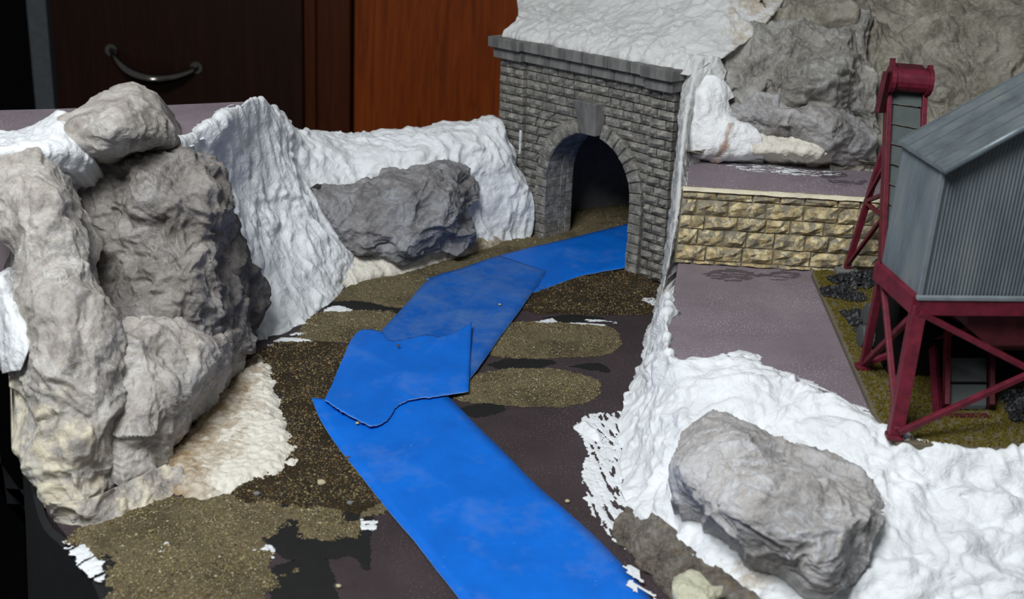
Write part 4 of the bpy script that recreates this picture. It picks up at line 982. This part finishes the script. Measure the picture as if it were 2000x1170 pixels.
for i, (px, py, z, r, mt, lb) in enumerate([
    (628, 946, .02, .026, 'g_pale', 'largest pale pebble on the dark gravel left of the near tape'), (502, 967, .02, .02, 'g_grey', 'grey pebble on the gravel right of the plaster apron tip'),
    (683, 985, .02, .018, 'g_grey', 'dark grey pebble close to the near tape edge'), (778, 676, .075, .012, 'g_brown', 'brown pebble on the torn tape piece'),
    (976, 596, .04, .012, 'g_pale', 'tan pebble on the dusty middle tape strip'), (1108, 981, .005, .014, 'g_pale', 'pale pebble on bare board right of near tape'),
    (661, 1147, .005, .014, 'g_pale', 'white pebble on bare board at the bottom left of near tape'), (698, 828, .035, .012, 'g_pale', 'white pebble under the torn tape tip'),
    (294, 1040, .02, .014, 'g_tan', 'yellowish pebble on the sand below the left slab')]):
    pebble(px, py, z, r, M[mt], lb, i + 2)

# ================================================================== MINE BUILDING
GZ = PH + .05
gA = at_z(1585, 530, GZ); gB = at_z(1712, 818, GZ); gC = at_z(1752, 862, GZ); gD = at_z(2010, 890, GZ)
gb_poly = [tuple(gA[:2]), tuple(gB[:2]), tuple(gC[:2]), (4.6, gC[1] - .16), (4.6, 9.42), (gA[0] + .1, 9.44)]
gb = empty('scenery_base', (3.3, 8, PH), 'olive grassed base board carrying the mine building', 'board')
mb = MB(); mb.prism(gb_poly, PH + .001, GZ); mb.build('board', M['edgeboard'], gb, bevel=.012)
# turf as real tufts: small upright blades
gp = np.array(gb_poly); lo, hi = gp.min(0), gp.max(0)
q = RNG.uniform(lo, hi, (60000, 2)); q = q[poly_sd(q, gp) > .018][:26000]; nq = len(q)
an = RNG.uniform(0, 6.28, nq); r = RNG.uniform(.006, .014, nq)
T = np.stack([np.column_stack([np.cos(an + k * 2.09), np.sin(an + k * 2.09), np.zeros(nq)]) * r[:, None] for k in range(3)] + [np.column_stack([RNG.normal(0, .006, nq), RNG.normal(0, .006, nq), RNG.uniform(.010, .022, nq)])], 1)
T += np.column_stack([q, np.full(nq, GZ)])[:, None]
Fq = (np.array([[0, 1, 3], [1, 2, 3], [2, 0, 3]])[None] + 4 * np.arange(nq)[:, None, None]).reshape(-1, 3)
o = build('turf', T.reshape(-1, 3), Fq.tolist(), M['turf'], gb, kind='stuff')
def coal(px, n, h, label, seed, z=GZ):
    poly = np.array([at_z(x, y, z)[:2] for x, y in px]); lo, hi = poly.min(0), poly.max(0); g = np.random.default_rng(seed)
    c = g.uniform(lo, hi, (n * 6, 2)); d = poly_sd(c, poly); c, d = c[d > .01][:n], d[d > .01][:n]; n = len(c)
    zz = z + h * np.clip(d / .12, 0, 1) * g.uniform(.4, 1, n); r = g.uniform(.012, .028, n)
    oc = np.array([[1, 0, 0], [0, 1, 0], [-1, 0, 0], [0, -1, 0], [0, 0, 1], [0, 0, -1.]])
    O = oc[None] * r[:, None, None] * g.uniform(.5, 1.3, (n, 6, 3)); a = g.uniform(0, 6.3, n)
    O = np.stack([O[..., 0] * np.cos(a)[:, None] - O[..., 1] * np.sin(a)[:, None], O[..., 0] * np.sin(a)[:, None] + O[..., 1] * np.cos(a)[:, None], O[..., 2]], -1)
    O += np.column_stack([c, zz + .008])[:, None]
    of = np.array([[0, 1, 4], [1, 2, 4], [2, 3, 4], [3, 0, 4], [1, 0, 5], [2, 1, 5], [3, 2, 5], [0, 3, 5]])
    o = build('coal_pile', O.reshape(-1, 3), (of[None] + 6 * np.arange(n)[:, None, None]).reshape(-1, 3).tolist(), M['coal'], kind='stuff'); tag(o, label, 'coal')
coal([(1608, 545), (1660, 536), (1740, 530), (1730, 560), (1680, 568), (1640, 562)], 500, .06, 'long coal heap at the foot of the stone wall', 1)
coal([(1598, 565), (1640, 562), (1690, 580), (1694, 592), (1650, 590), (1610, 580)], 350, .05, 'coal heap by the board edge in front of the long heap', 2)
coal([(1640, 612), (1690, 606), (1700, 640), (1690, 665), (1670, 650)], 300, .05, 'coal heap beside the stacked grey barrels', 3)
coal([(1945, 770), (2030, 760), (2060, 830), (1975, 830)], 500, .07, 'coal heap under the mine building right of the chute', 4)
# barrels beside the legs
def barrel(px, py, z, r, h, label, horizontal=True):
    p = at_z(px, py, z); mb = MB(); ns = 9
    t = np.linspace(0, 1, ns); prof = r * (1 + .10 * np.sin(np.pi * t)) * np.where(np.isin(np.arange(ns), (2, 6)), 1.06, 1)
    pts = np.array([p + ((np.array([s * h, 0.02 * s, r]) if horizontal else np.array([0, 0, s * h]))) for s in t])
    e = empty('barrel', tuple(p), label, 'barrel', 'grey barrels by the mine legs')
    mb.tube(pts, prof, 14); mb.build('shell', M['steel_dark'], e, smooth=False)
    for k in (2, 6):
        mb = MB(); a = pts[k]; dd = (pts[1] - pts[0]) / np.linalg.norm(pts[1] - pts[0]) * .008; mb.tube([a - dd, a + dd], prof[k] * 1.04, 14); mb.build('hoop', M['belt'], e)
M['steel_dark'] = plain('dark_grey_drum', lin(70, 74, 74), .6, .35)
barrel(1676, 676, GZ, .075, .26, 'lowest grey barrel lying by the coal heap')
barrel(1684, 640, GZ + .0, .075, .26, 'grey barrel lying behind the lowest barrel')
barrel(1690, 630, GZ + .13, .07, .24, 'grey barrel stacked on top of the other two')

OB = at_z(1795, 577, 1.50); BKp = at_z(1722, 512, 1.50)
ey = (BKp - OB)[:2] / np.linalg.norm((BKp - OB)[:2]); ex = np.array([ey[1], -ey[0]]); DEP = float(np.linalg.norm((BKp - OB)[:2])) ; WID = 1.5
ZB, ZE = 1.50, 2.27
def bf(P):
    P = np.atleast_2d(np.asarray(P, float)); return np.column_stack([OB[0] + ex[0] * P[:, 0] + ey[0] * P[:, 1], OB[1] + ex[1] * P[:, 0] + ey[1] * P[:, 1], P[:, 2]])
# lateral skew so the back wall corner stands where the photograph puts it
mine = empty('mine_building', tuple(bf([[.75, .3, GZ]])[0]), 'corrugated grey mine tipple on braced maroon trestle legs', 'mine building')
def corr(name, u0, u1, v, zb, ztop, pitch, amp, axis='u'):
    n = int((u1 - u0) / pitch) * 6; s = np.linspace(u0, u1, n + 1); a = amp * np.sin((s - u0) / pitch * 2 * math.pi)
    th = .012; V = []
    for zz in (zb, ztop):
        V.append(np.column_stack([s, v - a, [zz(q) if callable(zz) else zz for q in s]] if axis == 'u' else [v - a, s, [zz(q) if callable(zz) else zz for q in s]]))
    f = V[0], V[1]
    off = np.array([0, th + 2 * amp, 0]) if axis == 'u' else np.array([th + 2 * amp, 0, 0])
    B = [x.copy() for x in f]
    for x in B:
        if axis == 'u': x[:, 1] = v + th + amp
        else: x[:, 0] = v + th + amp
    n1 = n + 1; VV = np.vstack([f[0], f[1], B[1], B[0]]); F = []
    for k in range(4):
        for i in range(n): F.append([k * n1 + i, k * n1 + i + 1, ((k + 1) % 4) * n1 + i + 1, ((k + 1) % 4) * n1 + i])
    F += [[0, n1, 2 * n1, 3 * n1], [n, 2 * n1 - 1, 3 * n1 - 1, 4 * n1 - 1]]
    mb = MB(); mb.add(bf(VV), F); return mb.build(name, M['corr'], mine, smooth=False)
SL = .62
gz = lambda q: ZE - .02 + SL * min(q, WID - q)
o = corr('gable_wall', 0, WID, 0, ZB, gz, .0225, .0055); o['label'] = 'corrugated gable end wall'
corr('gable_wall', 0, WID, DEP - .02, ZB, gz, .030, .0065)
corr('side_wall', 0.02, DEP - .02, 0, ZB, ZE, .028, .0025, 'v'); corr('side_wall', 0.02, DEP - .02, WID - .02, ZB, ZE, .028, .0025, 'v')
mb = MB(); mb.box((-.008, -.012, ZB), (.016, .012, ZE), fr=bf); mb.build('corner_trim', M['steel'], mine)
for sgn in (0, 1):
    ov, of_ = .03, .06
    u = lambda q: q if sgn == 0 else WID - q
    zz = lambda q: ZE + SL * q
    P = [(u(-ov), -of_, zz(-ov)), (u(WID / 2), -of_, zz(WID / 2)), (u(WID / 2), DEP + .01, zz(WID / 2)), (u(-ov), DEP + .01, zz(-ov))]
    P = P + [(a, b, c + .03) for a, b, c in P]
    mb = MB(); mb.hexa(bf(P)); rp = mb.build('roof_panel', M['corr'], mine, bevel=.006)
    mb = MB(); mb.tube(bf([(u(-ov), -of_ - .004, zz(-ov) + .012), (u(WID / 2), -of_ - .004, zz(WID / 2) + .012)]), .022, 10); mb.build('barge_rail', M['corr'], rp, smooth=True)
    for q in np.linspace(.06, DEP - .02, 5):
        mb = MB(); mb.bar(bf([(u(-ov), q, zz(-ov) + .032)])[0], bf([(u(WID / 2), q, zz(WID / 2) + .032)])[0], .010, .008); mb.build('roof_seam', M['corr'], rp)
# red skirt beams
for (a, b) in (((-.02, -.02), (WID + .02, -.02)), ((-.02, DEP), (WID + .02, DEP)), ((-.02, -.02), (-.02, DEP)), ((WID, -.02), (WID, DEP))):
    A = bf([(a[0], a[1], ZB - .055)])[0]; B = bf([(b[0], b[1], ZB - .055)])[0]
    mb = MB(); mb.bar(A, B, .05, .11); mb.build('skirt_beam', M['red'], mine, bevel=.004)
mb = MB(); mb.box((-.03, -.055, ZB - .012), (WID + .03, -.02, ZB + .012), fr=bf); o = mb.build('sill', M['steel'], mine, bevel=.004)
mb = MB(); mb.box((0, 0, ZB - .05), (WID, DEP, ZB - .02), fr=bf); mb.build('deck', M['red_dark'], mine)
# battered legs
foot_fl = at_z(1746, 856, GZ); foot_bl = at_z(1685, 720, GZ)
top_fl = bf([(.01, .0, ZB - .06)])[0]; top_bl = bf([(.01, DEP - .01, ZB - .06)])[0]
mirror = lambda p: (lambda w: bf([(WID - w[0], w[1], p[2])])[0])(((p[:2] - OB[:2]) @ ex, (p[:2] - OB[:2]) @ ey))
top_fr, top_br, foot_fr, foot_br = [mirror(p) for p in (top_fl, top_bl, foot_fl, foot_bl)]
def member(name, a, b, w, h, mat='red'):
    mb = MB(); mb.bar(a, b, w, h, side=(0, 1, .1)); return mb.build(name, M[mat], mine, bevel=.004)
member('leg', foot_fl, top_fl, .085, .07); member('leg', foot_bl, top_bl, .05, .05); member('leg', foot_fr, top_fr, .085, .07); member('leg', foot_br, top_br, .05, .05)
def brace(a, b): member('brace', a, b, .034, .034)
lerp = lambda a, b, t: a + (b - a) * t
f_ = np.array([0, -.03, 0.])
for (ta, fa, tb, fb) in ((top_fl, foot_fl, top_bl, foot_bl), (top_fl + f_, foot_fl + f_, top_fr + f_, foot_fr + f_), (top_bl, foot_bl, top_br, foot_br), (top_fr, foot_fr, top_br, foot_br)):
    brace(lerp(ta, fa, .04), lerp(tb, fb, .95)); brace(lerp(tb, fb, .04) + np.array([0, -.03, 0]), lerp(ta, fa, .92) + np.array([0, -.03, 0]))
for p in (foot_fl, foot_bl, foot_fr, foot_br):
    mb = MB(); mb.box((p[0] - .05, p[1] - .04, GZ + .001), (p[0] + .045, p[1] + .04, GZ + .03)); mb.build('foot_pad', M['red'], mine, bevel=.006)
# hopper hanging below the deck, and the loading chute
hp = []
for k, (zz, s) in enumerate(((ZB - .06, .46), (ZB - .22, .42), (ZB - .34, .26), (ZB - .42, .12))):
    hp.append([bf([(WID * .52 + s * cx_, DEP * .5 + min(s, .24) * cy_, zz)])[0] for cx_, cy_ in ((-1, -1), (1, -1), (1, 1), (-1, 1))])
V = np.array(hp).reshape(-1, 3); F = [[0, 1, 2, 3], [15, 14, 13, 12]] + [[k * 4 + i, k * 4 + (i + 1) % 4, (k + 1) * 4 + (i + 1) % 4, (k + 1) * 4 + i] for k in range(3) for i in range(4)]
mb = MB(); mb.add(V, F); mb.build('hopper', M['red_dark'], mine, bevel=.01)
c0 = at_z(1893, 800, GZ); c1 = bf([(.30, DEP * .75, ZB - .45)])[0]
cd = np.array([.04, .24, .22])
pl0, pr0 = at_z(1850, 800, GZ + .01), at_z(1925, 800, GZ + .01)
mb = MB(); mb.hexa([pl0, pr0, pr0 + cd, pl0 + cd, pl0 + [0, 0, .03], pr0 + [0, 0, .03], pr0 + cd + [0, 0, .03], pl0 + cd + [0, 0, .03]]); ch = mb.build('loading_chute', M['steel_dark'], mine, bevel=.004)
mb = MB(); mb.bar(lerp(pl0, pr0, 0) + cd * .45 + [0, -.0, .035], pr0 + cd * .45 + [0, 0, .035], .012, .012); mb.build('chute_slat', M['tunnel_black'], ch)
for p, s in ((pl0, -1), (pr0, 1)):
    mb = MB(); mb.bar(p + [s * .02, -.02, .03], p + cd * 1.5 + [s * .02, 0, .06], .03, .09); mb.build('chute_side', M['red_dark'] if s > 0 else M['red'], ch, bevel=.004)
member('chute_support', at_z(1832, 815, GZ), at_z(1800, 690, GZ) + np.array([0, .0, .35]), .04, .05)
mb = MB(); mb.bar(at_z(1850, 812, GZ + .004), at_z(1930, 812, GZ + .004), .05, .012); mb.build('chute_sill', M['red_dark'], mine)
for px in (1760, 1775):  # inner posts in the dark under the deck
    p = at_z(px + 6, 690, GZ); member('inner_post', p, np.array([p[0], p[1], ZB - .06]), .05, .05, 'red_dark')
mb = MB(); p = bf([(.25, DEP + .15, GZ + .001)])[0]; mb.box((p[0], p[1], GZ + .001), (p[0] + 1.0, p[1] + .5, GZ + .62)); o = mb.build('engine_house', M['tunnel_black'], mine, bevel=.01)

# ================================================================== CONVEYOR TOWER
tw_base = at_y(1655, 516, 9.36)
tower = empty('conveyor_tower', (2.85, 9.1, GZ), 'maroon bucket conveyor tower standing behind the mine building', 'tower')
def tm(name, a, b, w, h, mat='red', parent=None, side=(0, 1, .1)):
    mb = MB(); mb.bar(a, b, w, h, side=side); return mb.build(name, M[mat], parent or tower, bevel=.003)
hl, hr = at_y(1736, 150, 9.1), at_y(1805, 155, 9.1)
rl, rr = at_y(1722, 520, 8.55), at_y(1785, 560, 8.45)
dl = rl - hl; 
tm('side_rail', hl, rl, .035, .10); tm('side_rail', hr, rr, .035, .10)
belt_l, belt_r = lerp(hl, rl, .03) + [.0, -.0, 0], lerp(hr, rr, .03)
for k in range(9):
    s0, s1 = .04 + k * .105, .04 + (k + 1) * .105 - .012
    a, b, c, d = lerp(hl, rl, s0), lerp(hr, rr, s0), lerp(hr, rr, s1), lerp(hl, rl, s1); o_ = np.array([0, -.02, .0]); bk = np.array([0, .05, 0])
    lift = np.array([0, -.02, 0])
    mb = MB(); mb.hexa([d + bk, c + bk, c + lift, d + lift, a + bk, b + bk, b, a]); mb.build('bucket_plate', M['belt'], tower)
# head box: drum housing with flanges
h0, h1 = at_y(1744, 155, 9.02), at_y(1808, 160, 9.02)
mb = MB(); dd = (h1 - h0); mb.tube([h0, h1], .085, 16); hb = mb.build('head_drum', M['red'], tower, smooth=False)
mb = MB(); mb.hexa([h0 + [0, -.02, -.08], h1 + [0, -.02, -.08], h1 + [0, .14, -.08], h0 + [0, .14, -.08], h0 + [0, -.02, .075], h1 + [0, -.02, .075], h1 + [0, .14, .10], h0 + [0, .14, .10]]); mb.build('head_box', M['red_dark'], tower, bevel=.006)
for p, s in ((h0, -1), (h1, 1)):
    u = dd / np.linalg.norm(dd) * s * .02
    mb = MB(); mb.tube([p, p + u * 1.6], .105, 16); mb.build('head_flange', M['red'], tower)
    mb = MB(); mb.bar(p + u + [0, 0, .06], p + u + [0, .02, .15 if s < 0 else .12], .03, .05); mb.build('head_lug', M['red'], tower)
mb = MB(); mb.bar(h0 + [-.05, -.03, .06], h0 + [-.07, -.05, -.24], .04, .10); mb.build('motor_plate', M['red_dark'], tower, bevel=.004)
# trestle frames, left one in view and right one behind the roof
for s in (0, 1):
    off = np.array([.42 * s, -.02 * s, 0])
    ft, jt, tp = tw_base + off, at_y(1690, 394, 9.25) + off, at_y(1727, 288, 9.15) + off
    ft = np.array([ft[0], ft[1], GZ + .05])
    tm('frame_leg', ft, tp, .045, .045)
    ra, rb, rc, re = [lerp(hl, rl, q) + off * .75 for q in (.46, .60, .74, .80)]
    tm('frame_brace', jt, ra, .028, .028); tm('frame_brace', jt, lerp(hl, rl, .62) + off * .75, .03, .03); tm('frame_brace', jt, rc, .028, .028); tm('frame_brace', rc, lerp(ft, tp, .03), .028, .028)
    mb = MB(); mb.box((ft[0] - .09, ft[1] - .06, GZ), (ft[0] + .09, ft[1] + .04, GZ + .05)); mb.build('footing', M['concrete'], tower, bevel=.008)
